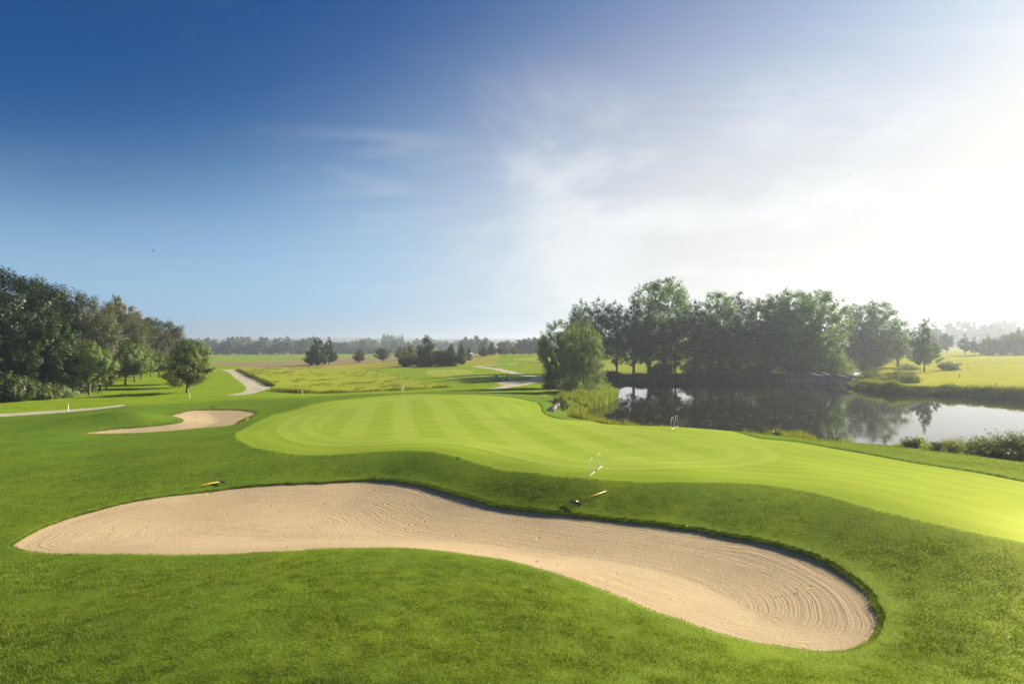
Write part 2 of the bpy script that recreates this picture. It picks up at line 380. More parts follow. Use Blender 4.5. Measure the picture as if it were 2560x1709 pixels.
def make_green_mat(name, c_light, c_dark, rings=False, sheen=0.10):
    m, t, out = new_mat(name); p = wpos(t)
    wob = noise(t, p, 0.25, 2); 
    def stripes(direction, period, soft):
        d = N(t, 'ShaderNodeVectorMath', operation='DOT_PRODUCT'); t.links.new(p, d.inputs[0]); d.inputs[1].default_value = direction
        x = mth(t, 'ADD', mth(t, 'DIVIDE', d.outputs['Value'], period), mth(t, 'MULTIPLY', wob, 0.25))
        s = mth(t, 'SINE', mth(t, 'MULTIPLY', x, 2*math.pi)); return mapr(t, s, -soft, soft)
    n2 = noise(t, p, 1.3, 5, 0.6); n3 = noise(t, p, 9, 5, 0.7); n5 = noise(t, p, 0.18, 3)
    if rings:
        dist = attr_node(t, 'edge').outputs['Fac']
        x = mth(t, 'ADD', mth(t, 'DIVIDE', dist, 1.5), mth(t, 'MULTIPLY', wob, 0.5))
        s1 = mapr(t, mth(t, 'SINE', mth(t, 'MULTIPLY', x, 2*math.pi)), -0.6, 0.6)
        f = mth(t, 'ADD', mth(t, 'MULTIPLY', s1, 0.35), mth(t, 'MULTIPLY', n5, 0.65))
    else:
        a1 = math.radians(-9.5); s1 = stripes((math.cos(a1), -math.sin(a1), 0), 3.3, 0.35)
        a2 = math.radians(62); s2 = stripes((math.cos(a2), -math.sin(a2), 0), 3.6, 0.5)
        f = mth(t, 'ADD', mth(t, 'MULTIPLY', s1, 0.6), mth(t, 'MULTIPLY', s2, 0.25))
        dist = attr_node(t, 'edge').outputs['Fac']           # perimeter passes of the mower
        rim = mapr(t, dist, 3.2, 2.6); ringv = mapr(t, mth(t, 'SINE', mth(t, 'MULTIPLY', dist, 2*math.pi/1.6)), -0.4, 0.4)
        f = mth(t, 'ADD', mth(t, 'MULTIPLY', f, mth(t, 'SUBTRACT', 1.0, rim)), mth(t, 'MULTIPLY', rim, mth(t, 'ADD', 0.3, mth(t, 'MULTIPLY', ringv, 0.4))))
        f = mth(t, 'ADD', f, mth(t, 'MULTIPLY', n5, 0.25))
    f = mth(t, 'ADD', f, mth(t, 'MULTIPLY', mth(t, 'SUBTRACT', n2, 0.5), 0.55)); f = mth(t, 'ADD', f, mth(t, 'MULTIPLY', mth(t, 'SUBTRACT', n3, 0.5), 0.95), None, True)
    col = mixc(t, f, c_dark, c_light)
    nb = bump(t, n3, 0.25, 0.02); nb = bump(t, noise(t, p, 60, 2), 0.3, 0.006, nb)
    grass_shader(t, out, col, nb, sheen=sheen); return m
def make_sand_mat():
    m, t, out = new_mat('raked_sand'); p = wpos(t)
    dist = attr_node(t, 'edge').outputs['Fac']
    n0 = noise(t, p, 0.22, 1); n1 = noise(t, p, 1.6, 4, 0.6); n2 = noise(t, p, 11, 5, 0.7); n3 = noise(t, p, 70, 3, 0.7)
    # rake passes follow the edge; lines ~7 cm apart, pass ~0.7 m wide
    q = mth(t, 'ADD', dist, mth(t, 'MULTIPLY', mth(t, 'SUBTRACT', n0, 0.5), 1.6))
    q = mth(t, 'ADD', q, mth(t, 'MULTIPLY', mth(t, 'SUBTRACT', n1, 0.5), 0.02))
    fine = mth(t, 'SINE', mth(t, 'MULTIPLY', q, 2*math.pi/0.085))
    cmb = N(t, 'ShaderNodeCombineXYZ'); t.links.new(mth(t, 'MULTIPLY', q, 9.0), cmb.inputs[0]); t.links.new(mth(t, 'MULTIPLY', n0, 5.0), cmb.inputs[1])
    mid = mth(t, 'MULTIPLY', mth(t, 'SUBTRACT', noise(t, cmb.outputs[0], 1.0, 5, 0.75), 0.5), 4.5); wide = mth(t, 'SINE', mth(t, 'MULTIPLY', q, 2*math.pi/0.75))
    on = mapr(t, noise(t, p, 0.33, 3, 0.6), 0.36, 0.6)
    h = mth(t, 'ADD', mth(t, 'MULTIPLY', fine, 0.10), mth(t, 'ADD', mth(t, 'MULTIPLY', mid, 0.75), mth(t, 'MULTIPLY', wide, 0.14)))
    h = mth(t, 'MULTIPLY', h, mth(t, 'ADD', 0.22, mth(t, 'MULTIPLY', on, 0.78)))
    h = mth(t, 'ADD', h, mth(t, 'MULTIPLY', n2, 1.5))
    # foot scuffs
    vor = N(t, 'ShaderNodeTexVoronoi'); vor.inputs['Scale'].default_value = 1.7; t.links.new(p, vor.inputs['Vector'])
    scf = mth(t, 'MULTIPLY', mapr(t, vor.outputs['Distance'], 0.16, 0.04), mapr(t, noise(t, p, 0.3, 2), 0.54, 0.6))
    h = mth(t, 'SUBTRACT', h, mth(t, 'MULTIPLY', scf, 2.0))
    nb = bump(t, h, 0.75, 0.024); nb = bump(t, n3, 0.35, 0.006, nb)
    c = mixc(t, n1, (0.445, 0.335, 0.185), (0.555, 0.43, 0.25)); c = mixc(t, mth(t, 'MULTIPLY', n3, 0.4), c, (0.33, 0.235, 0.135))
    c = mixc(t, mth(t, 'MULTIPLY', mapr(t, n2, 0.55, 0.8), 0.35), c, (0.35, 0.25, 0.16))
    prin(t, out, c, 0.95, 0.1, nb); return m
def make_gravel_mat():
    m, t, out = new_mat('gravel'); p = wpos(t)
    n1 = noise(t, p, 0.35, 4); n2 = noise(t, p, 5, 5, 0.7)
    c = mixc(t, n1, (0.47, 0.395, 0.285), (0.57, 0.495, 0.375)); c = mixc(t, mth(t, 'MULTIPLY', n2, 0.4), c, (0.30, 0.27, 0.22))
    c = mixc(t, mth(t, 'MULTIPLY', mapr(t, noise(t, p, 0.35, 4, 0.65), 0.52, 0.66), 0.75), c, (0.20, 0.25, 0.06))
    prin(t, out, c, 0.95, 0.1, bump(t, n2, 0.4, 0.05)); return m
def make_field_mat():
    m, t, out = new_mat('ploughed_soil'); p = wpos(t)
    pv = vmap(t, p, rot=(0, 0, 0.28), scl=(0.012, 0.12, 1)); n1 = noise(t, pv, 1.0, 5, 0.65); n2 = noise(t, p, 0.5, 4, 0.7)
    c = mixc(t, mapr(t, n1, 0.3, 0.7), (0.22, 0.145, 0.08), (0.36, 0.27, 0.13)); c = mixc(t, mapr(t, n1, 0.55, 0.62), c, (0.34, 0.36, 0.07))
    c = mixc(t, mth(t, 'MULTIPLY', n2, 0.4), c, (0.13, 0.085, 0.05))
    prin(t, out, c, 0.95, 0.05, bump(t, n2, 0.6, 0.3)); return m
def make_water_mat():
    m, t, out = new_mat('pond_water'); p = wpos(t)
    n1 = noise(t, vmap(t, p, scl=(1.0, 0.55, 1)), 0.9, 3, 0.55); n2 = noise(t, p, 5, 2)
    amt = mapr(t, noise(t, p, 0.045, 3, 0.6), 0.42, 0.66)
    h = mth(t, 'ADD', mth(t, 'MULTIPLY', n1, mth(t, 'ADD', 0.25, amt)), mth(t, 'MULTIPLY', n2, mth(t, 'MULTIPLY', amt, 0.22)))
    pr = prin(t, out, (0.016, 0.014, 0.008), 0.02, 0.5, bump(t, h, 0.05, 0.12)); pr.inputs['IOR'].default_value = 1.33
    return m

M_GROUND = make_ground_mat()
M_GREEN = make_green_mat('putting_green_turf', (0.285, 0.355, 0.046), (0.205, 0.30, 0.018))
M_APRON = make_green_mat('apron_turf', (0.265, 0.345, 0.032), (0.19, 0.28, 0.014), rings=True)
M_TEE = make_green_mat('tee_turf', (0.30, 0.34, 0.045), (0.215, 0.275, 0.025))
M_SAND = make_sand_mat(); M_GRAVEL = make_gravel_mat(); M_FIELD = make_field_mat(); M_WATER = make_water_mat()

# ---------------------------------------------------------------- ground sheet
PATH_L = outline([(557,925),(575,931),(589,944.5),(610,960),(617,970),(612,977.5),(597,982),(566,987),(606,986.5),(636,982),(655,976),(674,969),(655,957),(628,945),(608,935),(589,924.5),(572,923)], 3)
PATH_W = outline([(315,1010.5),(250,1017),(150,1024.5),(0,1033),(-300,1050),(-300,1062),(0,1041),(150,1031),(250,1022)], 3)
PATH_C = outline([(1216,973),(1245,967),(1258,963),(1252,958),(1243,954),(1270,951.5),(1299,951.5),(1319,949.5),(1331,943.6),(1325,939),(1330,937.5),(1357,942),(1361,947),(1354,951),(1322,959),(1299,964),(1265,969.5)], 3)
def strip(px, w, n=5):
    c = spline([P(a, b)[:2] for a, b in px], n, closed=False); tg = np.gradient(c, axis=0); tg /= np.linalg.norm(tg, axis=1)[:, None]+1e-9
    nn = np.stack([-tg[:, 1], tg[:, 0]], -1)*w/2; return np.concatenate([c+nn, (c-nn)[::-1]])
PATH_Z = strip([(1332,941.5),(1320,938.6),(1288,932.7),(1253,924.5),(1222,919.5),(1204,917.2),(1195,916),(1203,914.4),(1253,911),(1303,906.5)], 2.6)
TEE = outline([(1067,928),(1086,924.5),(1184,923.6),(1186,926),(1179,930),(1208,934.5),(1300,940),(1318,943),(1300,947.5),(1262,949),(1193,950),(1116,945),(1078,937)], 4)
FIELD = outline([(450,909),(520,905),(640,903),(760,898),(840,893.5),(960,892),(1075,892),(1075,900),(1000,903),(930,906),(860,911),(790,914),(700,916),(640,918),(560,912)], 3)
FAIR = outline([(1284,897.5),(1330,892),(1400,888),(1500,886),(1500,900),(1400,901),(1330,902)], 4)

def build_ground():
    az = np.concatenate([np.radians(np.linspace(-180, -60, 31)[:-1]), np.radians(np.linspace(-60, -44, 33)[:-1]), np.radians(np.linspace(-44, 44, 521)), np.radians(np.linspace(44, 60, 33)[1:]), np.radians(np.linspace(60, 180, 31)[1:-1])])
    r = np.concatenate([[0.5, 1.5, 3.0, 4.5], np.exp(np.linspace(np.log(6), np.log(150), 400)), np.exp(np.linspace(np.log(152.5), np.log(4200), 130))])
    R, A = np.meshgrid(r, az, indexing='ij'); X = R*np.sin(A); Y = R*np.cos(A)
    # snap vertices near the bunker and turf outlines onto them so that edges are crisp
    for poly in (BUNKER, BUNKER2, APRON):
        d, nx, ny = sdf(X, Y, poly, 3.0); ad = np.abs(d)+1e-9; ux = (X-nx)/ad; uy = (Y-ny)/ad; ra = np.abs(ux*np.sin(A)+uy*np.cos(A))
        k = ad < R*0.5*(0.0081*ra+0.003*np.sqrt(np.clip(1-ra**2, 0, 1)))
        X = np.where(k, nx, X); Y = np.where(k, ny, Y)
    Z = H(X, Y)
    for poly in (BUNKER, BUNKER2):
        d, _, _ = sdf(X, Y, poly, 3.0); Z = np.where(d < -0.02, Z-0.9*sstep(-d, 0.0, 0.35)-0.08, Z)
        Z = np.where((d >= -0.02) & (d < 1.2), Z+0.03*np.exp(-(np.clip(d, 0, 9)/0.4)**2), Z)
    d, _, _ = sdf(X, Y, APRON, 3.0); Z = np.where(d < -0.02, Z-0.09, Z+0.035*np.exp(-np.clip(d, 0, 9)/1.2))
    for poly, o in ((PATH_L, 0.10), (PATH_W, 0.08), (PATH_C, 0.10), (TEE, 0.12), (PATH_Z, 0.12), (FIELD, 0.3), (FAIR, 0.25)):
        d, _, _ = sdf(X, Y, poly, 6.0); Z = np.where(d < 0, Z-o, Z)
    # regional grass colours (linear albedo)
    rr = np.hypot(X, Y); n = vnoise(X, Y, 14, 5); n2 = vnoise(X, Y, 45, 6)
    near = np.array([0.108, 0.182, 0.018]); rough2 = np.array([0.100, 0.178, 0.018]); meadow = np.array([0.25, 0.305, 0.026]); orch = np.array([0.17, 0.265, 0.014]); right = np.array([0.29, 0.30, 0.02]); farf = np.array([0.20, 0.22, 0.05])
    col = near+(rough2-near)*sstep(rr, 18, 45)[..., None]
    lerp = lambda c, w: col*(1-w[..., None])+c*w[..., None]
    col = lerp(orch, sstep(rr+(n-0.5)*4, 88, 97)*(X < 5)); col = lerp(np.array([0.165, 0.225, 0.016]), sstep(rr, 92, 104)*(X >= 5))
    mp = outline([(600,928),(628,943),(655,956),(680,967),(700,974),(760,980),(860,980),(1000,974),(1100,969),(1110,962),(1050,950),(1000,940),(950,930),(880,917),(760,917),(640,921)], 3)
    d, _, _ = sdf(X, Y, mp, 20.0); col = lerp(meadow*(0.85+0.3*n[..., None]), sstep(-d, -0.6, 1.2))
    col = lerp(np.array([0.28, 0.27, 0.04]), sstep(Y, 190, 215)*(1-sstep(Y, 430, 480))*(X > -90)*(X < -5)*(0.6+0.5*n2))
    col = lerp(np.array([0.22, 0.265, 0.03]), sstep(Y, 150, 190)*sstep(X, 0, 18)*(X < 70))
    col = lerp(right*(0.85+0.3*n2[..., None]), sstep(X/np.maximum(Y, 1), 0.50, 0.56)*sstep(Y, 104, 122))
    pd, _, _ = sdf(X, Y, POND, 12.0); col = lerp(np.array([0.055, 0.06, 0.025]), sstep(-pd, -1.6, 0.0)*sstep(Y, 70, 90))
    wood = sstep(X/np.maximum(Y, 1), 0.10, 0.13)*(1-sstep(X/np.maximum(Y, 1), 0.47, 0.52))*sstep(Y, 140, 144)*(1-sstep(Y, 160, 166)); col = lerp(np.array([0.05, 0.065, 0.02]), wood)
    col = lerp(farf*(0.8+0.4*n2[..., None]), sstep(Y, 520, 620)); col = lerp(np.array([0.13, 0.20, 0.03]), sstep(Y, 540, 600)*(1-sstep(Y, 720, 800))*(X < 50)*0.7)
    nr, na = R.shape; idx = np.arange(nr*na).reshape(nr, na)
    a = idx[:-1, :]; b = idx[1:, :]; a2 = np.roll(a, -1, 1); b2 = np.roll(b, -1, 1)
    Fq = np.stack([a, a2, b2, b], -1).reshape(-1, 4)
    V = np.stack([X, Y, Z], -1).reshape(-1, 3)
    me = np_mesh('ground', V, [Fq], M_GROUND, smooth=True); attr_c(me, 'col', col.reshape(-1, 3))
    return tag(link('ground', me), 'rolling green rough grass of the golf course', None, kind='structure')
GROUND = build_ground()

def sheet(name, poly, spacing, zf, mat, label, grow=0.0, jitter=0.25, epoly=None):
    if grow:
        tg = np.roll(poly, -1, 0)-np.roll(poly, 1, 0); tg /= np.linalg.norm(tg, axis=1)[:, None]+1e-9
        ar = 0.5*np.sum(poly[:, 0]*np.roll(poly[:, 1], -1)-np.roll(poly[:, 0], -1)*poly[:, 1])
        nn = np.stack([tg[:, 1], -tg[:, 0]], -1)*np.sign(ar); bnd = poly+nn*grow
    else: bnd = poly
    lo, hi = bnd.min(0), bnd.max(0)
    if callable(spacing):   # spacing grows with distance: log-polar points
        r0 = max(4, np.hypot(*bnd.T).min()); r1 = np.hypot(*bnd.T).max(); k = spacing(1.0)
        an = np.arctan2(bnd[:, 0], bnd[:, 1]); gr, ga = np.meshgrid(np.exp(np.arange(np.log(r0), np.log(r1), k*2.0)), np.arange(an.min(), an.max(), k), indexing='ij')
        gx = gr*np.sin(ga); gy = gr*np.cos(ga); sp = gr*k
    else:
        gx, gy = np.meshgrid(np.arange(lo[0], hi[0], spacing), np.arange(lo[1], hi[1], spacing), indexing='ij'); sp = np.full(gx.shape, spacing)
    gx = (gx+RNG.uniform(-jitter, jitter, gx.shape)*sp).ravel(); gy = (gy+RNG.uniform(-jitter, jitter, gy.shape)*sp).ravel(); sp = sp.ravel()
    d, _, _ = sdf(gx, gy, bnd, 3.0); k = d < -0.5*np.minimum(sp, 2.0)
    pts = np.concatenate([bnd, np.stack([gx[k], gy[k]], -1)]); nb = len(bnd)
    v2, e2, f2, _, _, _ = mgeo.delaunay_2d_cdt([Vector(p) for p in pts], [(i, (i+1) % nb) for i in range(nb)], [], 1, 1e-6)
    xy = np.array([(p.x, p.y) for p in v2]); tri = np.array([f for f in f2 if len(f) == 3])
    a, b, c = xy[tri[:, 0]], xy[tri[:, 1]], xy[tri[:, 2]]
    cr = (b[:, 0]-a[:, 0])*(c[:, 1]-a[:, 1])-(b[:, 1]-a[:, 1])*(c[:, 0]-a[:, 0]); tri[cr < 0] = tri[cr < 0][:, ::-1]
    z = zf(xy[:, 0], xy[:, 1]); me = np_mesh(name, np.column_stack([xy, z]), [tri], mat, smooth=True)
    e, _, _ = sdf(xy[:, 0], xy[:, 1], poly if epoly is None else epoly, 30.0); attr(me, 'edge', -e)
    return tag(link(name, me), label, None, kind='structure')
sheet('sand_bunker', BUNKER, 0.11, lambda x, y: sand_z(x, y, BUNKER_S, 0.22), M_SAND, 'large kidney shaped bunker of raked beige sand in the foreground', grow=0.12, epoly=BUNKER_S)
sheet('sand_bunker', BUNKER2, 0.35, lambda x, y: sand_z(x, y, BUNKER2, 0.25), M_SAND, 'smaller sand bunker left of the putting green beside a grass mound', grow=0.2)
sheet('apron', APRON, lambda r: 0.012, lambda x, y: H(x, y)-0.03, M_APRON, 'mown apron of short grass around the putting green', grow=0.05)
sheet('putting_green', GREEN, lambda r: 0.012, lambda x, y: H(x, y)-0.025, M_GREEN, 'striped light green putting green with the flag')
sheet('gravel_path', PATH_L, 2.0, lambda x, y: H(x, y)-0.03, M_GRAVEL, 'pale gravel path bending through the grass beside the orchard', grow=0.3)
sheet('gravel_path', PATH_W, 2.0, lambda x, y: H(x, y)-0.03, M_GRAVEL, 'strip of gravel path at the left edge beside the white stake', grow=0.2)
sheet('gravel_path', PATH_C, 1.5, lambda x, y: H(x, y)-0.03, M_GRAVEL, 'gravel clearing and path in the shade beside the tee bench', grow=0.3)
sheet('gravel_path', PATH_Z, 3.0, lambda x, y: H(x, y)-0.02, M_GRAVEL, 'narrow gravel path zigzagging up the distant fairway', grow=0.2)
sheet('tee_box', TEE, 2.0, lambda x, y: H(x, y)-0.03, M_TEE, 'flat mown tee box beyond the putting green', grow=0.2)
sheet('ploughed_field', FIELD, 6.0, lambda x, y: H(x, y)-0.08, M_FIELD, 'brown ploughed field in front of the far treeline', grow=1.0)
sheet('fairway', FAIR, 6.0, lambda x, y: H(x, y)-0.06, M_TEE, 'lighter strip of distant mown fairway', grow=1.0)

def build_water():
    w = spline(np.array([wp(1380,1060), wp(1440,985), wp(1440,945), wp(1700,945), wp(1960,945), wp(2000,915), wp(2240,915), wp(2200,958), wp(2400,975), wp(2800,995), wp(3200,1010), (75,40), (50,40), (28,47), (10,57)]), 3)
    c = w.mean(0); V = np.column_stack([np.vstack([w, c]), np.full(len(w)+1, WZ)]); n = len(w)
    Fs = np.array([(i, (i+1) % n, n) for i in range(n)]); a = V[Fs[0]]
    if np.cross(a[1]-a[0], a[2]-a[0])[2] < 0: Fs = Fs[:, ::-1]
    return tag(link('pond', np_mesh('pond', V, [Fs], M_WATER)), 'dark pond mirroring the trees and bright sky', None, kind='structure')
build_water()

# ---------------------------------------------------------------- far hills and haze
def build_hills():
    m, t, out = new_mat('far_hills'); p = wpos(t)
    f = mapr(t, noise(t, vmap(t, p, scl=(0.4, 1.0, 1.0)), 0.0045, 4, 0.55), 0.47, 0.5)
    c = mixc(t, f, (0.20, 0.24, 0.08), (0.035, 0.055, 0.025)); prin(t, out, c, 0.9, 0.0, bump(t, noise(t, p, 0.05, 4), 0.8, 8.0))
    x = np.linspace(-3600, 3600, 361); y = np.linspace(1500, 3900, 49); X, Y = np.meshgrid(x, y, indexing='ij')
    ridge = lambda yc, w, h, s, sd: h*np.exp(-((Y-yc)/w)**2)*(0.45+0.9*vnoise(X, Y*0+sd, s, sd))
    Z = ridge(1900, 260, 14, 520, 11)+ridge(2700, 330, 25, 800, 12)+ridge(3500, 300, 34, 1000, 13)
    Z += (vnoise(X, Y, 70, 14)-0.5)*5*sstep(vnoise(X, Y, 420, 15), 0.45, 0.6)
    Z = Z*sstep(Y, 1500, 1750)-6+4*sstep(X, 0, 2500)
    nx, ny = X.shape; idx = np.arange(nx*ny).reshape(nx, ny)
    Fq = np.stack([idx[:-1, :-1], idx[1:, :-1], idx[1:, 1:], idx[:-1, 1:]], -1).reshape(-1, 4)
    tag(link('hills', np_mesh('hills', np.stack([X, Y, Z], -1).reshape(-1, 3), [Fq], m, smooth=True)), 'hazy blue hills with fields and woods on the horizon', None, kind='structure')
build_hills()
HAZE_D, HAZE_G = 0.00044, 0.5
def build_haze():
    m, t, out = new_mat('haze'); v = N(t, 'ShaderNodeVolumePrincipled'); v.inputs['Color'].default_value = (0.76, 0.85, 0.94, 1)
    v.inputs['Density'].default_value = HAZE_D; v.inputs['Anisotropy'].default_value = HAZE_G; t.links.new(v.outputs[0], out.inputs['Volume'])
    mb = MB(); mb.box((0, 0, 18), (9400, 9400, 64)); o = mb.build('haze', m)
    tag(o, 'thin pale morning haze over the course', None, kind='stuff')
if HAZE_D > 0: build_haze()

# ---------------------------------------------------------------- leaves, bark
def leaf_mat(name, c0, c1, transl=0.35, gloss=0.06, c2=None):
    m, t, out = new_mat(name)
    g = N(t, 'ShaderNodeNewGeometry'); p = N(t, 'ShaderNodeTexCoord').outputs['Object']
    oi = N(t, 'ShaderNodeObjectInfo')
    r = g.outputs['Random Per Island']
    n = noise(t, p, 0.55, 3, 0.6)
    f = mth(t, 'ADD', mth(t, 'MULTIPLY', r, 0.55), mth(t, 'MULTIPLY', mapr(t, n, 0.3, 0.7), 0.45))
    c = mixc(t, f, c0, c1)
    if c2: c = mixc(t, mth(t, 'MULTIPLY', mapr(t, n, 0.52, 0.66), mapr(t, r, 0.2, 0.8)), c, c2)
    # each tree a slightly different green
    v = mth(t, 'ADD', 0.92, mth(t, 'MULTIPLY', oi.outputs['Random'], 0.42))
    sc = N(t, 'ShaderNodeVectorMath', operation='SCALE'); t.links.new(c, sc.inputs[0]); t.links.new(v, sc.inputs['Scale']); c = sc.outputs[0]
    d = N(t, 'ShaderNodeBsdfDiffuse'); t.links.new(c, d.inputs[0])
    tr = N(t, 'ShaderNodeBsdfTranslucent'); t.links.new(mixc(t, 1.0, c, (1.35, 1.3, 0.5), 'MULTIPLY'), tr.inputs[0])
    mx = N(t, 'ShaderNodeMixShader'); mx.inputs[0].default_value = transl; t.links.new(d.outputs[0], mx.inputs[1]); t.links.new(tr.outputs[0], mx.inputs[2])
    gl = N(t, 'ShaderNodeBsdfAnisotropic'); gl.inputs['Roughness'].default_value = 0.45; gl.inputs[0].default_value = (0.8, 0.8, 0.75, 1)
    m2 = N(t, 'ShaderNodeMixShader'); m2.inputs[0].default_value = gloss*0.4; t.links.new(mx.outputs[0], m2.inputs[1]); t.links.new(gl.outputs[0], m2.inputs[2])
    t.links.new(m2.outputs[0], out.inputs[0]); return m
def bark_mat(name, c0, c1):
    m, t, out = new_mat(name); p = N(t, 'ShaderNodeTexCoord').outputs['Object']
    n = noise(t, vmap(t, p, scl=(6, 6, 1.2)), 1.5, 6, 0.7); prin(t, out, mixc(t, n, c0, c1), 0.9, 0.1, bump(t, n, 0.8, 0.08)); return m
M_BARK = bark_mat('bark', (0.05, 0.038, 0.028), (0.13, 0.105, 0.08))
M_BARKP = bark_mat('orchard_bark', (0.09, 0.065, 0.05), (0.26, 0.2, 0.16))
L_ALDER = leaf_mat('alder_leaves', (0.035, 0.079, 0.023), (0.095, 0.184, 0.047), 0.38, 0.05)
L_ALDER2 = leaf_mat('poplar_leaves', (0.069, 0.138, 0.039), (0.194, 0.324, 0.084), 0.42, 0.07)
L_WILLOW = leaf_mat('willow_leaves', (0.139, 0.202, 0.067), (0.335, 0.442, 0.158), 0.34, 0.07)
L_GWILLOW = leaf_mat('grey_willow_leaves', (0.046, 0.055, 0.023), (0.121, 0.133, 0.055), 0.25, 0.05)
L_DARK = leaf_mat('dark_broad_leaves', (0.009, 0.018, 0.006), (0.030, 0.048, 0.014), 0.25, 0.06)
L_MAPLE = leaf_mat('maple_leaves', (0.021, 0.043, 0.009), (0.061, 0.100, 0.020), 0.3, 0.06)
L_BROWN = leaf_mat('autumn_leaves', (0.091, 0.087, 0.023), (0.198, 0.174, 0.041), 0.35, 0.05, (0.300, 0.145, 0.035))
L_APPLE = leaf_mat('apple_leaves', (0.060, 0.096, 0.021), (0.180, 0.241, 0.046), 0.3, 0.06)
L_APPLEY = leaf_mat('yellowing_apple_leaves', (0.06, 0.08, 0.015), (0.16, 0.185, 0.035), 0.33, 0.06)
L_OAK = leaf_mat('field_tree_leaves', (0.031, 0.053, 0.013), (0.089, 0.125, 0.027), 0.28, 0.05)
L_GOLD = leaf_mat('golden_leaves', (0.076, 0.080, 0.016), (0.198, 0.174, 0.032), 0.35, 0.05, (0.300, 0.217, 0.035))
L_CONIF = leaf_mat('conifer_needles', (0.018, 0.032, 0.012), (0.053, 0.075, 0.023), 0.12, 0.04)
L_FAR = leaf_mat('distant_leaves', (0.040, 0.061, 0.023), (0.100, 0.131, 0.044), 0.2, 0.03)
L_FARY = leaf_mat('distant_pale_leaves', (0.076, 0.094, 0.029), (0.183, 0.203, 0.058), 0.25, 0.03)
L_BUSH = leaf_mat('bush_leaves', (0.043, 0.065, 0.016), (0.129, 0.174, 0.041), 0.33, 0.06)
L_SALLOW = leaf_mat('sallow_leaves', (0.095, 0.134, 0.044), (0.266, 0.323, 0.109), 0.35, 0.07)
L_PURPLE = leaf_mat('purple_leaves', (0.046, 0.029, 0.021), (0.107, 0.072, 0.046), 0.2, 0.05)

def unit(v): return v/(np.linalg.norm(v, axis=-1, keepdims=True)+1e-9)
def leaf_quads(c, axis, nrm, ln, wd):
    """rhombic leaves, slightly folded"""
    b = unit(np.cross(nrm, axis)); n2 = unit(np.cross(axis, b)); L = ln[:, None]; Wd = wd[:, None]
    V = np.stack([c-axis*L*0.5, c+b*Wd*0.5+n2*Wd*0.18, c+axis*L*0.5, c-b*Wd*0.5+n2*Wd*0.18], 1)
    i = np.arange(len(c))[:, None]*4; return V.reshape(-1, 3), np.concatenate([i, i+1, i+2, i+3], 1)
PROF = {
 'round': lambda t: np.sqrt(np.clip(1-(2*t-0.95)**2, 0.02, 1)),
 'oval': lambda t: np.clip(np.sin(np.pi*np.clip(t*0.93+0.05, 0, 1)), 0.02, 1)**0.55,
 'egg': lambda t: np.clip((1-t)**0.45*np.minimum(1, 0.4+t*2.6)*1.1, 0.03, 1.0),
 'spade': lambda t: np.clip((1-t)**0.72*np.minimum(1, 0.5+3.2*t)*1.12, 0.03, 1),
 'cone': lambda t: np.clip((1-t)**0.85*np.minimum(1, 0.45+t*5), 0.02, 1),
 'column': lambda t: np.clip((1-t**3.2), 0.08, 1)*np.minimum(1, 0.55+t*2.2),
 'vase': lambda t: np.clip((0.35+0.75*t)*(1-np.clip((t-0.72)/0.3, 0, 1)**2*0.8), 0.05, 1),
 'umbrella': lambda t: np.clip(np.sqrt(np.clip(1-t, 0, 1))*(0.75+0.4*(t < .5)), 0.05, 1),
}
def crown_data(rg, Hh, W, base, prof, nc, nl, leaf, asp=0.55, droop=0.0, cs=0.13, shell=0.45, flat=0.92, lobes=0.22, spire=False):
    """leaf clumps filling the crown's volume, denser to the outside, with gaps between them"""
    pf = PROF[prof]; t = rg.uniform(0, 1, nc*6); keep = rg.uniform(0, 1, nc*6) < pf(t)**1.3+0.05; t = t[keep][:nc]; nc = len(t)
    ph = rg.uniform(0, 2*math.pi, nc); p1, p2, p3 = rg.uniform(0, 6.28, 3)
    lob = 1+lobes*(np.sin(3*ph+p1+t*5)+0.6*np.sin(5*ph+p2-t*9))*0.7+lobes*0.5*np.sin(11*t+p3+ph)
    rho = rg.uniform(0, 1, nc)**shell; R = W/2*pf(t)*lob*rho
    cz = Hh*(base+(1-base)*t*0.96); cen = np.stack([R*np.cos(ph), R*np.sin(ph), cz], -1)
    rc = W*cs*rg.uniform(0.55, 1.35, nc)*(0.55+0.6*pf(t)); cnt = np.maximum(4, (nl*(rc/(W*cs))**1.6).astype(int)); ci = np.repeat(np.arange(nc), cnt); M = len(ci)
    dr = unit(rg.normal(size=(M, 3))); rad = rg.uniform(0, 1, M)**0.42; off = dr*rad[:, None]*rc[ci][:, None]; off[:, 2] *= flat
    spr = unit(cen*np.array([1, 1, 0])/(W/2)+np.stack([0*t, 0*t, 0.3+0.65*t], -1)+rg.normal(size=(nc, 3))*0.3)   # every clump is drawn out along its twig
    al = (off*spr[ci]).sum(-1, keepdims=True); off = (off-al*spr[ci])*np.where(al > 0, 1-0.45*np.clip(al/rc[ci][:, None], 0, 1), 1.0)*0.85+al*spr[ci]*np.where(al > 0, 1.5, 0.95)
    if droop: off[:, 2] -= droop*rc[ci]*np.abs(rg.normal(0.5, 0.5, M)); off[:, :2] *= (1-0.25*droop)
    c = cen[ci]+off
    outw = unit(np.stack([c[:, 0], c[:, 1], (c[:, 2]-Hh*(base+0.3*(1-base)))*0.6], -1))
    nrm = unit(dr*0.75+outw*0.75+np.array([0, 0, 0.35])+rg.normal(size=(M, 3))*0.34)
    axis = rg.normal(size=(M, 3)); axis[:, 2] -= 0.3+droop*2.2; axis += outw*0.5; axis = unit(axis-nrm*(axis*nrm).sum(-1, keepdims=True))
    ln = leaf*rg.uniform(0.6, 1.4, M); V, Fq = leaf_quads(c, axis, nrm, ln, ln*asp*rg.uniform(0.7, 1.3, M)); return V, Fq, cen, rc
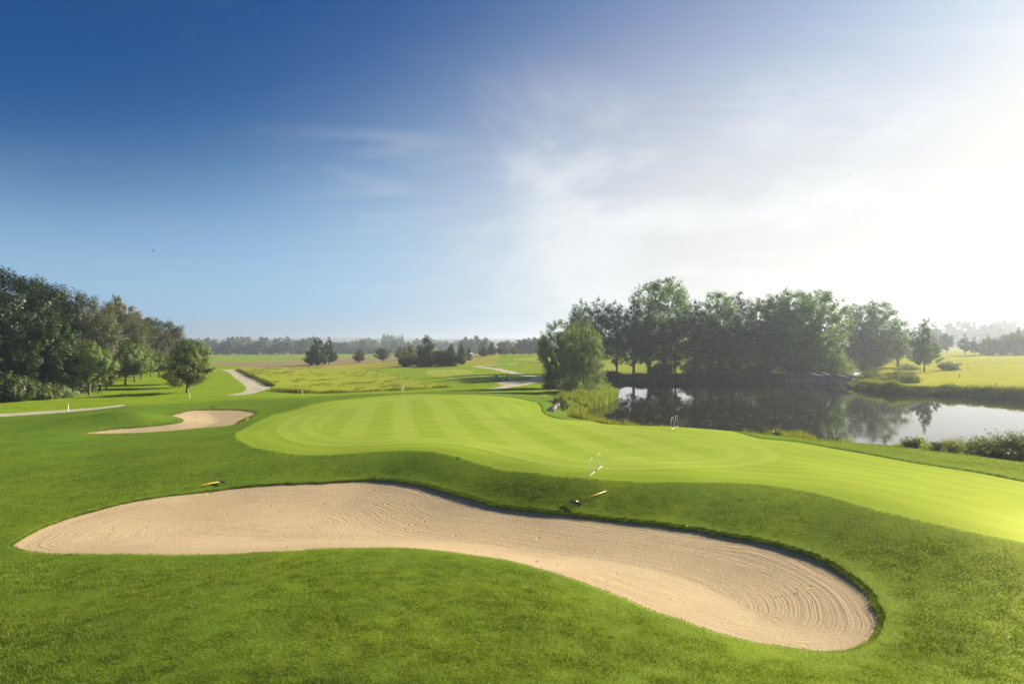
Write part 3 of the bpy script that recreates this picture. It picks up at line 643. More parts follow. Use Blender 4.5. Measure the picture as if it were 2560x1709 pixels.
def tubes(segs, n=5):
    Vs = []; Fs = []; k = 0
    for pts, rads in segs:
        pts = np.asarray(pts, float); m = len(pts); tg = unit(np.gradient(pts, axis=0)); ref = np.where(np.abs(tg[:, 2:3]) > 0.9, [[1., 0, 0]], [[0, 0, 1.]])
        u = unit(np.cross(tg, ref)); w = np.cross(tg, u); a = np.arange(n)*2*math.pi/n
        ring = pts[:, None]+(u[:, None]*np.cos(a)[None, :, None]+w[:, None]*np.sin(a)[None, :, None])*np.asarray(rads)[:, None, None]
        Vs.append(ring.reshape(-1, 3)); i, j = np.meshgrid(np.arange(m-1), np.arange(n), indexing='ij'); j2 = (j+1) % n
        Fs.append(np.stack([k+i*n+j, k+i*n+j2, k+(i+1)*n+j2, k+(i+1)*n+j], -1).reshape(-1, 4)); k += m*n
    return np.concatenate(Vs), np.concatenate(Fs)
def trunk_data(rg, Hh, base, cen, r0, stems=1, lean=0.0, nb=22, spread=0.35):
    segs = []; axes = []
    for s in range(stems):
        a0 = rg.uniform(0, 6.28); bx = (spread*0.5*math.cos(a0), spread*0.5*math.sin(a0)) if stems > 1 else (0, 0)
        top = Hh*rg.uniform(0.78, 0.9); zz = np.linspace(-0.3, top, 9); q = np.clip(zz/top, 0, 1)
        sx = bx[0]+(spread*2.2*math.cos(a0)*q*(stems > 1))+np.sin(q*5+a0)*0.02*Hh*q+lean*zz*0.6; sy = bx[1]+(spread*2.2*math.sin(a0)*q*(stems > 1))+np.cos(q*4+a0)*0.02*Hh*q
        rr = r0*(1-0.88*q)**0.9*(1+0.5*np.exp(-zz/0.35).clip(0, 1))
        pts = np.stack([sx, sy, zz], -1); segs.append((pts, rr)); axes.append((zz, pts, rr))
    for k in rg.permutation(len(cen))[:nb]:
        e = cen[k]; zz, pts, rr = axes[rg.integers(len(axes))]
        zs = max(Hh*base*0.75, e[2]-rg.uniform(0.12, 0.3)*Hh*0.9-0.2*math.hypot(e[0], e[1])); zs = min(zs, zz[-2])
        s = np.array([np.interp(zs, zz, pts[:, i]) for i in range(3)]); r1 = np.interp(zs, zz, rr)*0.5
        mid = (s+e)/2+np.array([0, 0, 0.04*Hh]); segs.append((np.array([s, mid*0.6+s*0.4, mid, e]), np.array([r1, r1*0.75, r1*0.5, 0.015*Hh*0.25])))
    return tubes(segs)
class TreeKind:
    def __init__(s, seed, Hh, W, base, prof, nc, nl, leaf, lm, bark=None, r0=None, stems=1, lean=0.0, nb=22, **kw):
        rg = np.random.default_rng(seed); s.H = Hh; s.W = W
        V, Fq, cen, rc = crown_data(rg, Hh, W, base, prof, nc, nl, leaf, **kw)
        V[:, 0] += lean*0.6*V[:, 2]; cen = cen.copy(); cen[:, 0] += lean*0.6*cen[:, 2]
        s.crown = np_mesh('crown', V, [Fq], lm)
        if nb >= 0:
            tv, tf = trunk_data(rg, Hh, base, cen, r0 or Hh*0.02, stems, lean, nb); s.trunk = np_mesh('trunk', tv, [tf], bark or M_BARK, smooth=True)
        else: s.trunk = None
    def put(s, name, loc, height, width=None, rz=None, label=None, cat='tree', group=None, sink=0.0, tilt=0.0):
        k = height/s.H; kw = (width/s.W) if width else k
        o = empty(name, (loc[0], loc[1], loc[2]-sink), random.uniform(0, 6.28) if rz is None else rz, (kw, kw, k)); o.rotation_euler[1] = tilt
        link('crown' if s.trunk else 'foliage', s.crown, o)
        if s.trunk: link('trunk', s.trunk, o)
        return tag(o, label, cat, group)
def hpx(px0, y_top, loc): return CAMZ-(y_top-CY)/F*loc[1]-loc[2]      # height from the apparent top
def wpx(w, loc): return w/F*loc[1]

# kinds
K_BIGDARK = TreeKind(21, 20, 17, 0.12, 'oval', 330, 130, 0.36, L_DARK, r0=0.4, nb=26, cs=0.085, shell=0.4, lobes=0.25)
K_MAPLE = TreeKind(22, 14, 10, 0.05, 'egg', 230, 110, 0.30, L_MAPLE, r0=0.25, cs=0.09, shell=0.42)
K_GWIL = TreeKind(23, 18, 15, 0.04, 'oval', 330, 150, 0.42, L_GWILLOW, r0=0.4, asp=0.26, droop=0.35, cs=0.09, shell=0.36, flat=0.85)
K_GWIL2 = TreeKind(24, 18, 15, 0.04, 'round', 330, 150, 0.42, L_GWILLOW, r0=0.4, asp=0.26, droop=0.35, cs=0.09, shell=0.36, flat=0.85)
K_BROWN = TreeKind(25, 19, 8, 0.45, 'oval', 70, 110, 0.42, L_BROWN, r0=0.22, cs=0.13, shell=0.5)
K_APPLE = [TreeKind(31, 8, 6.2, 0.24, 'round', 150, 75, 0.24, L_APPLE, M_BARKP, r0=0.17, nb=16, cs=0.10, lobes=0.2), TreeKind(32, 8, 5.8, 0.22, 'egg', 150, 75, 0.24, L_APPLE, M_BARKP, r0=0.17, nb=16, cs=0.10, lean=0.12), TreeKind(33, 6, 4.8, 0.26, 'umbrella', 65, 110, 0.24, L_APPLEY, M_BARKP, r0=0.14, nb=16, cs=0.14, shell=0.55, lobes=0.3)]
K_ALD = [TreeKind(41, 20, 9, 0.16, 'oval', 250, 46, 0.36, L_ALDER, r0=0.17, stems=2, nb=40, cs=0.095, shell=0.55), TreeKind(42, 20, 9, 0.18, 'round', 240, 46, 0.36, L_ALDER, r0=0.17, stems=3, nb=40, cs=0.095, shell=0.55, lobes=0.28), TreeKind(43, 20, 10, 0.13, 'egg', 250, 46, 0.36, L_ALDER, r0=0.2, stems=2, nb=40, cs=0.092, shell=0.55, lobes=0.28)]
K_POP = [TreeKind(44, 22, 11, 0.12, 'oval', 330, 60, 0.38, L_ALDER2, r0=0.26, stems=2, nb=40, cs=0.085, shell=0.45), TreeKind(45, 22, 11, 0.08, 'oval', 350, 60, 0.38, L_ALDER2, r0=0.26, stems=2, nb=40, cs=0.085, shell=0.45)]
K_WIL = [TreeKind(46, 12, 6.5, 0.05, 'round', 260, 130, 0.28, L_WILLOW, r0=0.12, stems=3, asp=0.24, droop=0.3, cs=0.095, shell=0.45), TreeKind(47, 12, 6.5, 0.04, 'oval', 260, 130, 0.28, L_WILLOW, r0=0.12, stems=3, asp=0.24, droop=0.45, cs=0.095, shell=0.45)]
K_WEEP = TreeKind(48, 10, 6, 0.0, 'umbrella', 120, 170, 0.36, L_WILLOW, r0=0.12, stems=2, asp=0.22, droop=0.9, cs=0.14)
K_OVAL = TreeKind(51, 10, 8, 0.03, 'spade', 230, 75, 0.30, L_OAK, r0=0.2, cs=0.085, lobes=0.12, shell=0.4)
K_OVAL2 = TreeKind(52, 10, 7, 0.10, 'spade', 180, 75, 0.30, L_OAK, r0=0.17, cs=0.09, lobes=0.12, shell=0.4)
K_ROUND = TreeKind(53, 6, 5.4, 0.2, 'round', 70, 75, 0.3, L_OAK, r0=0.13, cs=0.15, nb=12)
K_YOUNG = TreeKind(54, 6.5, 4.4, 0.17, 'spade', 80, 60, 0.3, L_GOLD, r0=0.1, cs=0.15, shell=0.5, nb=14)
K_GOLD = TreeKind(55, 8, 5, 0.1, 'column', 60, 70, 0.32, L_GOLD, r0=0.12, cs=0.15, shell=0.5)
K_CONE = TreeKind(56, 8, 5, 0.05, 'cone', 90, 80, 0.32, L_CONIF, r0=0.13, cs=0.13)
K_PINE = TreeKind(57, 8, 6, 0.2, 'umbrella', 34, 110, 0.36, L_CONIF, r0=0.16, cs=0.17, flat=0.32, shell=0.7, nb=16)
K_LIME = TreeKind(58, 13.5, 7.4, 0.15, 'cone', 240, 70, 0.3, L_ALDER2, r0=0.16, cs=0.085, shell=0.55, lobes=0.3)
K_FAR = [TreeKind(60+i, 14, w, b, pr, 80, 46, 0.85, lm, r0=0.2, nb=4, cs=0.12, shell=0.38, lobes=0.1) for i, (w, b, pr, lm) in enumerate([(11, 0.03, 'round', L_FAR), (10, 0.02, 'egg', L_FAR), (9, 0.02, 'oval', L_FAR), (11, 0.04, 'oval', L_FARY), (12, 0.02, 'oval', L_FAR)])]
K_BUSH = [TreeKind(71, 3, 4.4, 0.0, 'round', 60, 90, 0.24, L_BUSH, nb=-1, cs=0.15), TreeKind(72, 3, 4.4, 0.0, 'umbrella', 60, 90, 0.24, L_SALLOW, nb=-1, asp=0.3, cs=0.15), TreeKind(73, 3, 4.0, 0.0, 'round', 60, 90, 0.26, L_OAK, nb=-1, cs=0.16), TreeKind(74, 3, 3.6, 0.0, 'egg', 50, 70, 0.26, L_PURPLE, nb=-1, cs=0.16)]

# ---- wood on the left
for kind, nm, px, Y, top, w, lab in [
  (K_BIGDARK,'broadleaf_tree',-12,110,664,310,'tallest dark green tree at the left edge of the photo'),
  (K_BIGDARK,'broadleaf_tree',70,124,690,250,'dark tree just right of the tallest one at the left edge'),
  (K_MAPLE,'broadleaf_tree',112,103,765,165,'mid green leafy tree standing in front of the dark wood at far left'),
  (K_MAPLE,'broadleaf_tree',22,99,835,150,'low dark green tree at the bottom of the wood, left edge'),
  (K_GWIL,'willow_tree',185,136,722,220,'broad grey green willow, tallest of the rounded willows on the left'),
  (K_GWIL2,'willow_tree',262,156,757,215,'rounded grey green willow right of the tallest willow'),
  (K_BROWN,'broadleaf_tree',296,196,735,76,'tree with yellow green autumn top rising behind the willows'),
  (K_BROWN,'broadleaf_tree',340,204,776,88,'tree with rusty brown top showing above the willows'),
  (K_GWIL,'willow_tree',338,186,800,170,'grey willow between the rusty tree and the wood\'s right end'),
  (K_GWIL2,'willow_tree',392,196,790,150,'grey willow at the right end of the wood'),
  (K_GWIL2,'willow_tree',150,122,835,190,'dense grey willow low in the middle of the wood behind the orchard'),
  (K_GWIL,'willow_tree',428,206,836,100,'smallest grey willow trailing off the wood on the right')]:
    L = G(px, Y); kind.put(nm, L, hpx(px, top, L), wpx(w, L), label=lab, group='wood on the left')
for i, (px, Y, top, w, k, lab) in enumerate([(10,93,930,110,0,'dark bush at the left edge below the wood'),(75,96,945,90,0,'low bush at the foot of the wood right of the left edge'),(140,100,950,80,1,'low grey green bush under the willows'),(195,108,945,70,0,'small bush behind the first orchard tree')]):
    L = G(px, Y); K_BUSH[k].put('bush', L, hpx(px, top, L), wpx(w, L), label=lab, cat='bush', group='bushes along the wood', sink=0.15)
# ---- orchard
for px, py, top, w, k, rz, lab in [
  (223,987,850,105,0,0.3,'orchard tree with straight trunk nearest the standing person'),
  (265,974,905,62,2,1.0,'small yellowing orchard tree just right of the standing person'),
  (312,962,850,82,1,0.2,'orchard tree with leaning trunk in the middle of the orchard'),
  (337,955,855,74,0,2.0,'orchard tree second from the front in the middle row'),
  (353,948,872,64,1,3.1,'orchard tree third in the middle row'),
  (377,941,876,60,0,4.0,'orchard tree near the back of the middle row'),
  (397,935,874,66,1,-0.4,'farthest orchard tree with a slanting trunk'),
  (467,982,878,104,2,0.2,'low spreading orchard tree at the right end of the orchard beside the white stake'),
  (475,967,845,92,1,3.3,'tall orchard tree right behind the low spreading one'),
  (480,958,850,84,0,5.0,'rearmost tree at the right end of the orchard')]:
    L = P(px, py); K_APPLE[k].put('orchard_tree', L, hpx(px, top, L), wpx(w, L), rz, lab, 'tree', 'orchard trees')
# ---- field trees in the middle
for kind, nm, px, py, top, w, lab in [
  (K_OVAL,'field_tree',794,912,838,66,'broad tree on the left of the pair standing by the ploughed field'),
  (K_OVAL2,'field_tree',822,911,839,42,'narrower tree on the right of the pair by the ploughed field'),
  (K_YOUNG,'field_tree',899,908,866,29,'small tree with short trunk alone in front of the ploughed field'),
  (K_ROUND,'field_tree',956,905,870,36,'round small tree alone at the edge of the ploughed field'),
  (K_YOUNG,'field_tree',1001,901,862,30,'pale thin tree left of the golden tree group'),
  (K_GOLD,'field_tree',1026,908,856,38,'golden green tree left of the large oval tree'),
  (K_OVAL,'field_tree',1067,914,832,70,'large oval dark tree, biggest of the middle group'),
  (K_CONE,'conifer',1128,905,848,28,'pointed conifer behind the dark hedge in the middle group'),
  (K_OVAL2,'field_tree',1152,915,851,34,'tree with bare trunk at the right end of the middle group'),
  (K_CONE,'field_tree',1173,898,861,18,'thin tree behind the wooden hut')]:
    L = P(px, py); kind.put(nm, L, hpx(px, top, L), wpx(w, L), label=lab, group='trees in the middle of the course')
for px, py, top, w, k, lab in [(1014,916,893,36,2,'dark round bush under the golden tree'),(1033,913,890,26,2,'dark bush between the golden tree and the large oval tree'),(1072,915,889,26,3,'purple brown bush at the foot of the large oval tree'),(1052,915,893,24,2,'low bush left of the purple brown bush'),
     (1107,915,876,44,2,'left half of the dark bushes right of the large oval tree'),(1130,915,875,44,2,'right half of the dark bushes beside the bare trunked tree')]:
    L = P(px, py); K_BUSH[k].put('bush', L, hpx(px, top, L), wpx(w, L), label=lab, cat='bush', group='bushes of the middle group', sink=0.1)
for kind, px, py, top, w, lab in [(K_OVAL2,1209,891,864,28,'bushy dark tree left in the row below the far poplars'),(K_OVAL2,1230,889,852,26,'tall dark tree second in the row below the far poplars'),(K_ROUND,1251,887,868,22,'small round tree third in the row on the far fairway'),
     (K_GOLD,1284,886,866,24,'pale golden tree fourth in the row on the far fairway'),(K_OVAL2,1301,885,849,26,'dark tree fifth in the row on the far fairway'),(K_OVAL,1323,884,858,24,'tree sixth in the row on the far fairway'),(K_OVAL2,1337,884,856,22,'tree last in the row, next to the pond willows')]:
    L = P(px, py); kind.put('fairway_tree', L, hpx(px, top, L), wpx(w, L), label=lab, group='row of trees on the far fairway')
# ---- willows beside the pond
for k, px, Y, top, w, lab in [(0,1398,112,790,104,'silvery willow left of the pair beside the reeds'),(1,1464,103,795,96,'bright silvery willow right of the pair beside the reeds'),(0,1436,114,798,86,'darker willow between the two silvery willows')]:
    L = G(px, Y); K_WIL[k].put('willow_tree', L, hpx(px, top, L), wpx(w, L), label=lab, group='willows by the reeds')
for k, px, Y, top, w, lab in [(1,1425,104,934,58,'grey green sallow bush at the foot of the pond willows'),(1,1478,97,942,62,'silvery sallow bush leaning over the reeds'),(0,1383,110,925,50,'dark bush under the left pond willow'),(1,1500,108,905,44,'leafy bush right of the pond willows'),(0,1402,76,985,34,'small dark bush beside the red stake and reeds')]:
    L = G(px, Y); K_BUSH[k].put('bush', L, hpx(px, top, L), wpx(w, L), label=lab, cat='bush', group='bushes by the reeds', sink=0.15)
# ---- wood behind the pond
for kind, px, Y, top, w, lab in [
  (K_ALD[0],1452,158,744,62,'dark alder at the left end of the wood behind the pond'),
  (K_ALD[1],1496,150,736,78,'alder with pale top second from the left behind the pond'),
  (K_ALD[0],1540,147,748,74,'dark alder with bare trunks third from the left behind the pond'),
  (K_ALD[2],1584,151,733,88,'alder left of the tallest tree behind the pond'),
  (K_POP[0],1662,153,678,128,'tallest tree of the wood behind the pond, with domed top'),
  (K_ALD[1],1622,147,775,80,'dark alder in front of the tallest tree, left side'),
  (K_ALD[0],1690,147,782,80,'dark alder in front of the tallest tree, right side'),
  (K_ALD[1],1738,151,742,80,'alder just right of the tallest tree behind the pond'),
  (K_POP[1],1796,150,716,104,'broad tree in the middle of the wood, right of the tallest one'),
  (K_ALD[0],1776,146,790,80,'dark low alder over the water in the middle of the wood'),
  (K_ALD[2],1850,151,722,92,'tree with pointed top right of the middle of the wood'),
  (K_ALD[1],1832,146,800,90,'dark alder leaning to the water left of the bridge'),
  (K_POP[0],1908,152,732,96,'rounded bright tree above the left end of the bridge'),
  (K_POP[1],1975,150,712,126,'large light green tree behind the stone bridge'),
  (K_POP[0],2048,153,708,122,'large light green tree at the right end of the main wood'),
  (K_ALD[1],1930,146,808,90,'dark low tree close to the left end of the bridge'),
  (K_ALD[0],2010,148,815,90,'shaded low tree directly behind the bridge')]:
    L = G(px, Y); kind.put('alder_tree' if kind in K_ALD else 'poplar_tree', L, hpx(px, top, L), wpx(w*1.2, L), label=lab, group='wood behind the pond')
L = G(2086, 150); K_WEEP.put('weeping_willow', L, hpx(2086, 820, L), wpx(90, L), label='pale weeping willow hanging down behind the stone bridge', group='wood behind the pond')
for kind, px, Y, top, w, lab in [(K_ALD[2],2132,196,752,100,'left tree of the separate dark clump right of the bridge'),(K_POP[1],2192,194,742,130,'tallest tree of the separate dark clump right of the bridge'),(K_ALD[1],2246,196,800,90,'right tree of the separate dark clump right of the bridge'),(K_ALD[2],2160,190,830,130,'low shaded tree at the front of the separate dark clump')]:
    L = G(px, Y); kind.put('alder_tree', L, hpx(px, top, L), wpx(w, L), label=lab, group='clump right of the bridge')
for k, px, Y, top, w, lab in [(2,1655,145,905,62,'round dark bush under the trees on the far pond bank'),(0,1800,146,915,60,'dark bush on the far pond bank in the middle'),(0,1880,145,920,70,'dark bush on the far pond bank near the bridge'),(2,1525,146,925,50,'low dark bush at the left end of the far pond bank'),(2,1745,158,893,80,'dense undergrowth bush behind the trunks in the middle of the far bank'),(0,1825,160,890,90,'dense undergrowth bush behind the trunks left of the bridge'),(2,1905,160,888,90,'dense undergrowth bush close behind the bridge\'s left end'),(2,1985,162,885,90,'undergrowth bush behind the bridge'),(0,2060,164,885,90,'undergrowth bush at the right end of the main wood')]:
    L = G(px, Y); K_BUSH[k].put('bush', L, hpx(px, top, L), wpx(w, L), label=lab, cat='bush', group='bushes on the far bank', sink=0.1)
# ---- right side
L = P(2311, 929); K_LIME.put('lime_tree', L, hpx(2311, 792, L), wpx(78, L), label='slender tree with short trunk alone on the right bank of the pond')
for k, px, Y, top, w, lab in [(1,2185,128,912,64,'grey green bush right of the bridge'),(1,2235,124,918,70,'second grey green bush right of the bridge'),(1,2275,122,922,46,'third grey green bush, nearest the slender tree'),(1,2265,178,905,60,'bush behind the slender tree on the right bank'),(0,2375,172,902,46,'bushy clump right of the slender tree on the grass')]:
    L = G(px, Y); K_BUSH[k].put('bush', L, hpx(px, top, L), wpx(w, L), label=lab, cat='bush', group='bushes right of the bridge', sink=0.15)
for kind, nm, px, Y, top, w, lab in [(K_ROUND,'field_tree',2366,330,833,33,'hazy round tree with thin trunk on the far right fairway'),(K_PINE,'pine_tree',2412,300,833,34,'left of two small pines on the far right fairway'),(K_PINE,'pine_tree',2436,285,841,26,'right of two small pines, with the gnarled trunk'),(K_OVAL,'field_tree',2328,300,824,44,'hazy tree half hidden behind the slender pond tree')]:
    L = G(px, Y); kind.put(nm, L, hpx(px, top, L), wpx(w, L), label=lab, group='trees on the right fairway')
for k, px, Y, top, w, lab in [(0,2472,300,837,46,'left end of the misty thicket on the right fairway'),(0,2505,300,845,50,'middle of the misty thicket on the right fairway'),(0,2545,300,822,56,'tall right end of the misty thicket at the photo\'s right edge'),(0,2600,300,815,70,'misty thicket bush beyond the right edge')]:
    L = G(px, Y); K_BUSH[k].put('bush', L, hpx(px, top, L), wpx(w, L), label=lab, cat='bush', group='misty thicket', sink=0.2)
# ---- far trees
ORD = 'first second third fourth fifth sixth seventh eighth ninth tenth eleventh twelfth thirteenth fourteenth fifteenth sixteenth seventeenth eighteenth nineteenth twentieth'.split()
def far_row(name, specs, lab, grp):
    for i, (px, Y, top, w) in enumerate(sorted(specs)):
        L = G(px, Y); K_FAR[random.randrange(5)].put(name, L, max(3.0, hpx(px, top, L)), wpx(w, L), label=ORD[i]+' from the left: '+lab, group=grp, sink=0.3)
rr = random.Random(4)
far_row('distant_tree', [(x+rr.uniform(-5, 5), rr.uniform(690, 720), rr.uniform(845, 866), rr.uniform(26, 46)) for x in range(452, 770, 17)], 'hazy tree in the front far treeline left of the tree pair', 'far treeline, left part')
far_row('distant_tree', [(x+rr.uniform(-5, 5), rr.uniform(860, 960), rr.uniform(838, 850), rr.uniform(28, 40)) for x in range(440, 790, 20)], 'pale tree in the back far treeline left of the tree pair', 'far treeline, left back part')
far_row('distant_tree', [(x+rr.uniform(-4, 4), rr.uniform(690, 760), rr.uniform(848, 868), rr.uniform(20, 34)) for x in range(832, 1050, 14)], 'hazy far treeline tree between tree pair and middle group', 'far treeline, middle part')
far_row('distant_tree', [(x+rr.uniform(-4, 4), rr.uniform(860, 1000), rr.uniform(842, 852), rr.uniform(24, 36)) for x in range(840, 1200, 20)], 'pale tree in the back far treeline behind the middle group', 'far treeline, middle back part')
far_row('distant_tree', [(x, 1250, 833+rr.uniform(0, 3), 14) for x in range(960, 1010, 9)], 'tall misty poplar standing above the far treeline', 'misty poplar row')
far_row('distant_tree', [(1165,640,841,40),(1190,620,838,44),(1215,480,843,46),(1172,560,856,40)], 'misty tree behind the wooden hut', 'misty trees behind the hut')
far_row('distant_tree', [(1254,430,850,26),(1268,430,848,24),(1284,440,852,26),(1300,440,846,30),(1318,430,843,36),(1338,430,842,36),(1356,440,850,30)], 'misty poplar behind the row on the far fairway', 'misty poplars behind the fairway')
far_row('distant_tree', [(2322,520,792,48),(2290,620,815,50),(2345,560,826,40)], 'misty tree behind the slender tree on the right', 'misty trees behind the slender tree')
far_row('distant_tree', [(2370,760,806,60),(2400,780,799,70),(2440,760,802,64),(2475,740,806,60),(2505,800,798,70),(2545,780,796,70),(2590,760,800,70),(2630,760,800,80)], 'misty rounded tree of the far wood at the right edge', 'misty wood at the right edge')
far_row('distant_tree', [(x, 560+rr.uniform(-40, 40), 850+rr.uniform(-6, 4), 40) for x in (1520, 1560, 1610, 1660, 1720, 1790, 1860, 1940)], 'misty tree glimpsed through the wood behind the pond', 'misty trees behind the pond wood')

# ---------------------------------------------------------------- grass blades, reeds, water plants
def blade_mat(name, c0, c1, transl=0.35, upn=0.6, c2=None):
    m, t, out = new_mat(name); g = N(t, 'ShaderNodeNewGeometry'); r = g.outputs['Random Per Island']; p = g.outputs['Position']
    n = noise(t, p, 0.5, 3, 0.6); n2 = noise(t, p, 3.0, 3, 0.6)
    f = mth(t, 'ADD', mth(t, 'MULTIPLY', r, 0.36), mth(t, 'MULTIPLY', mapr(t, n, 0.35, 0.65), 0.26)); f = mth(t, 'ADD', f, mth(t, 'MULTIPLY', mapr(t, n2, 0.36, 0.64), 0.38))
    c = mixc(t, f, c0, c1)
    if c2: c = mixc(t, mth(t, 'MULTIPLY', mapr(t, r, 0.86, 0.98), 0.8), c, c2)
    mixn = N(t, 'ShaderNodeMix', data_type='VECTOR'); mixn.inputs[0].default_value = upn; t.links.new(g.outputs['Normal'], mixn.inputs[4]); mixn.inputs[5].default_value = (0, 0, 1)
    nn = N(t, 'ShaderNodeVectorMath', operation='NORMALIZE'); t.links.new(mixn.outputs[1], nn.inputs[0])
    d = N(t, 'ShaderNodeBsdfDiffuse'); t.links.new(c, d.inputs[0]); t.links.new(nn.outputs[0], d.inputs[2])
    tr = N(t, 'ShaderNodeBsdfTranslucent'); t.links.new(mixc(t, 1.0, c, (1.35, 1.25, 0.6), 'MULTIPLY'), tr.inputs[0])
    mx = N(t, 'ShaderNodeMixShader'); mx.inputs[0].default_value = transl; t.links.new(d.outputs[0], mx.inputs[1]); t.links.new(tr.outputs[0], mx.inputs[2])
    t.links.new(mx.outputs[0], out.inputs[0]); return m
def blades(name, x, y, z, h, w, mat, label, lean=0.5, wind=(0, 0), seed=1, segs=1):
    rg = np.random.default_rng(seed); n = len(x); a = rg.uniform(0, 2*math.pi, n); b = np.stack([np.cos(a), np.sin(a), np.zeros(n)], -1)*(w/2)[:, None]
    le = rg.normal(size=(n, 2))*lean*h[:, None]*0.6; le += np.array(wind)*h[:, None]; p = np.stack([x, y, z-0.01], -1)
    tip = p+np.concatenate([le, h[:, None]], 1)
    if segs == 1:
        V = np.stack([p-b, p+b, tip], 1).reshape(-1, 3); Fs = np.arange(3*n).reshape(n, 3)
        return tag(link(name, np_mesh(name, V, [Fs], mat)), label, None, kind='stuff')
    mid = p+np.concatenate([le*0.35, h[:, None]*0.6], 1)
    V = np.stack([p-b, p+b, mid+b*0.8, mid-b*0.8, tip], 1).reshape(-1, 3); i = np.arange(n)[:, None]*5
    return tag(link(name, np_mesh(name, V, [np.concatenate([i, i+1, i+2, i+3], 1), np.concatenate([i+3, i+2, i+4], 1)], mat)), label, None, kind='stuff')
M_BLADE = blade_mat('rough_grass_blades', (0.036, 0.078, 0.008), (0.265, 0.36, 0.055), 0.40, 0.35, (0.36, 0.34, 0.14))
M_TALL = blade_mat('tall_grass_blades', (0.14, 0.19, 0.015), (0.30, 0.34, 0.04), 0.42, 0.6, (0.36, 0.32, 0.12))
M_REED = blade_mat('reed_blades', (0.10, 0.15, 0.02), (0.27, 0.34, 0.05), 0.45, 0.25, (0.42, 0.40, 0.18))
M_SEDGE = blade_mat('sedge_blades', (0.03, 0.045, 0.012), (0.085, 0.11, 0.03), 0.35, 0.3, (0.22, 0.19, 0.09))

def rough_blades():
    rg = np.random.default_rng(5); n = 1270000; r0, r1 = 7.5, 52.0
    r = np.exp(rg.uniform(0, 1, n)**1.15*math.log(r1/r0))*r0; a = rg.uniform(-0.82, 0.82, n); x = r*np.sin(a); y = r*np.cos(a)
    keep = np.ones(n, bool)
    for poly, m in ((BUNKER, 0.0), (BUNKER2, 0.0), (APRON, 0.05)):
        keep &= ~inside(x, y, poly)
    keep &= ~inside(x, y, POND)
    keep &= rg.uniform(0, 1, n) < 1-0.75*sstep(r, 30, 52)
    x, y, r = x[keep], y[keep], r[keep]
    clump = vnoise(x, y, 0.35, 9)*0.7+vnoise(x, y, 1.7, 10)*0.6
    h = (0.034+0.0007*r)*(0.3+1.1*clump)*rg.uniform(0.6, 1.3, len(x)); w = (0.0062+0.00045*r)*rg.uniform(0.7, 1.3, len(x))
    blades('rough_grass', x, y, H0(x, y), h, w, M_BLADE, 'blades of rough grass around the bunkers', 0.75, (-0.12, -0.05))
    # overhanging fringe at the bunker rims
    X = []; Y = []
    for poly, per in ((BUNKER, 900), (BUNKER2, 160)):
        b = np.roll(poly, -1, 0); L = np.linalg.norm(b-poly, axis=1); k = np.repeat(np.arange(len(poly)), np.maximum(1, (L*per).astype(int))); tt = rg.uniform(0, 1, len(k))
        q = poly[k]+(b-poly)[k]*tt[:, None]+rg.normal(0, 0.05 if per > 500 else 0.12, (len(k), 2)); X.append(q[:, 0]); Y.append(q[:, 1])
    x = np.concatenate(X); y = np.concatenate(Y); r = np.hypot(x, y); h = (0.05+0.0006*r)*rg.uniform(0.5, 1.3, len(x)); w = (0.006+0.0005*r)*rg.uniform(0.7, 1.3, len(x))
    blades('rough_grass', x, y, H0(x, y)-0.01, h, w, M_BLADE, 'ragged grass fringe overhanging the bunker rims', 1.0)
rough_blades()

def scatter(px0, px1, Y0, Y1, n, cond, seed):
    rg = np.random.default_rng(seed); Y = rg.uniform(Y0, Y1, n); X = (rg.uniform(px0, px1, n)-CX)/F*Y
    k = cond(X, Y); return X[k], Y[k], rg
def pd(X, Y): return sdf(X, Y, POND, 12.0)[0]
# reeds on the point
X, Y, rg = scatter(1380, 1545, 74, 112, 60000, lambda X, Y: (lambda d: (d > -0.9) & (d < 3.2+1.2*(Y < 84)))(pd(X, Y)) & (X/Y*F+CX > 1395) & (Y < 108-0*X), 61)
k = rg.permutation(len(X))[:17000]; X, Y = X[k], Y[k]; cl = vnoise(X, Y, 1.3, 3)
blades('reeds', X, Y, np.maximum(H(X, Y), WZ), (0.85+0.7*cl)*rg.uniform(0.6, 1.15, len(X))*np.where(Y < 84, 0.62, 1.0), rg.uniform(0.04, 0.075, len(X)), M_REED, 'yellow green reeds at the left point of the pond', 0.22, (0.05, 0), 3, 2)
# sedge on the right bank and along the far bank
X, Y, rg = scatter(2120, 2700, 92, 135, 160000, lambda X, Y: (lambda d: (d > -0.5) & (d < 1.5+1.5*vnoise(X, Y, 3, 8)))(pd(X, Y)), 62)
k = rg.permutation(len(X))[:22000]; X, Y = X[k], Y[k]; cl = vnoise(X, Y, 2.2, 4)
blades('bank_grass', X, Y, np.maximum(H(X, Y), WZ), (0.3+0.95*cl**1.5)*rg.uniform(0.5, 1.2, len(X)), rg.uniform(0.05, 0.09, len(X)), M_TALL, 'tall grass hanging over the right bank of the pond', 0.5, (-0.15, -0.2), 4, 2)
X, Y, rg = scatter(1490, 2000, 138, 152, 160000, lambda X, Y: (lambda d: (d > -0.4) & (d < 5.0))(pd(X, Y)), 63)
k = rg.permutation(len(X))[:16000]; X, Y = X[k], Y[k]; cl = vnoise(X, Y, 2.5, 5)
blades('bank_grass', X, Y, np.maximum(H(X, Y), WZ), (0.25+0.8*cl)*rg.uniform(0.5, 1.2, len(X)), rg.uniform(0.06, 0.11, len(X)), M_SEDGE, 'dark shaded grass along the far bank of the pond', 0.5, (0, 0), 5, 2)
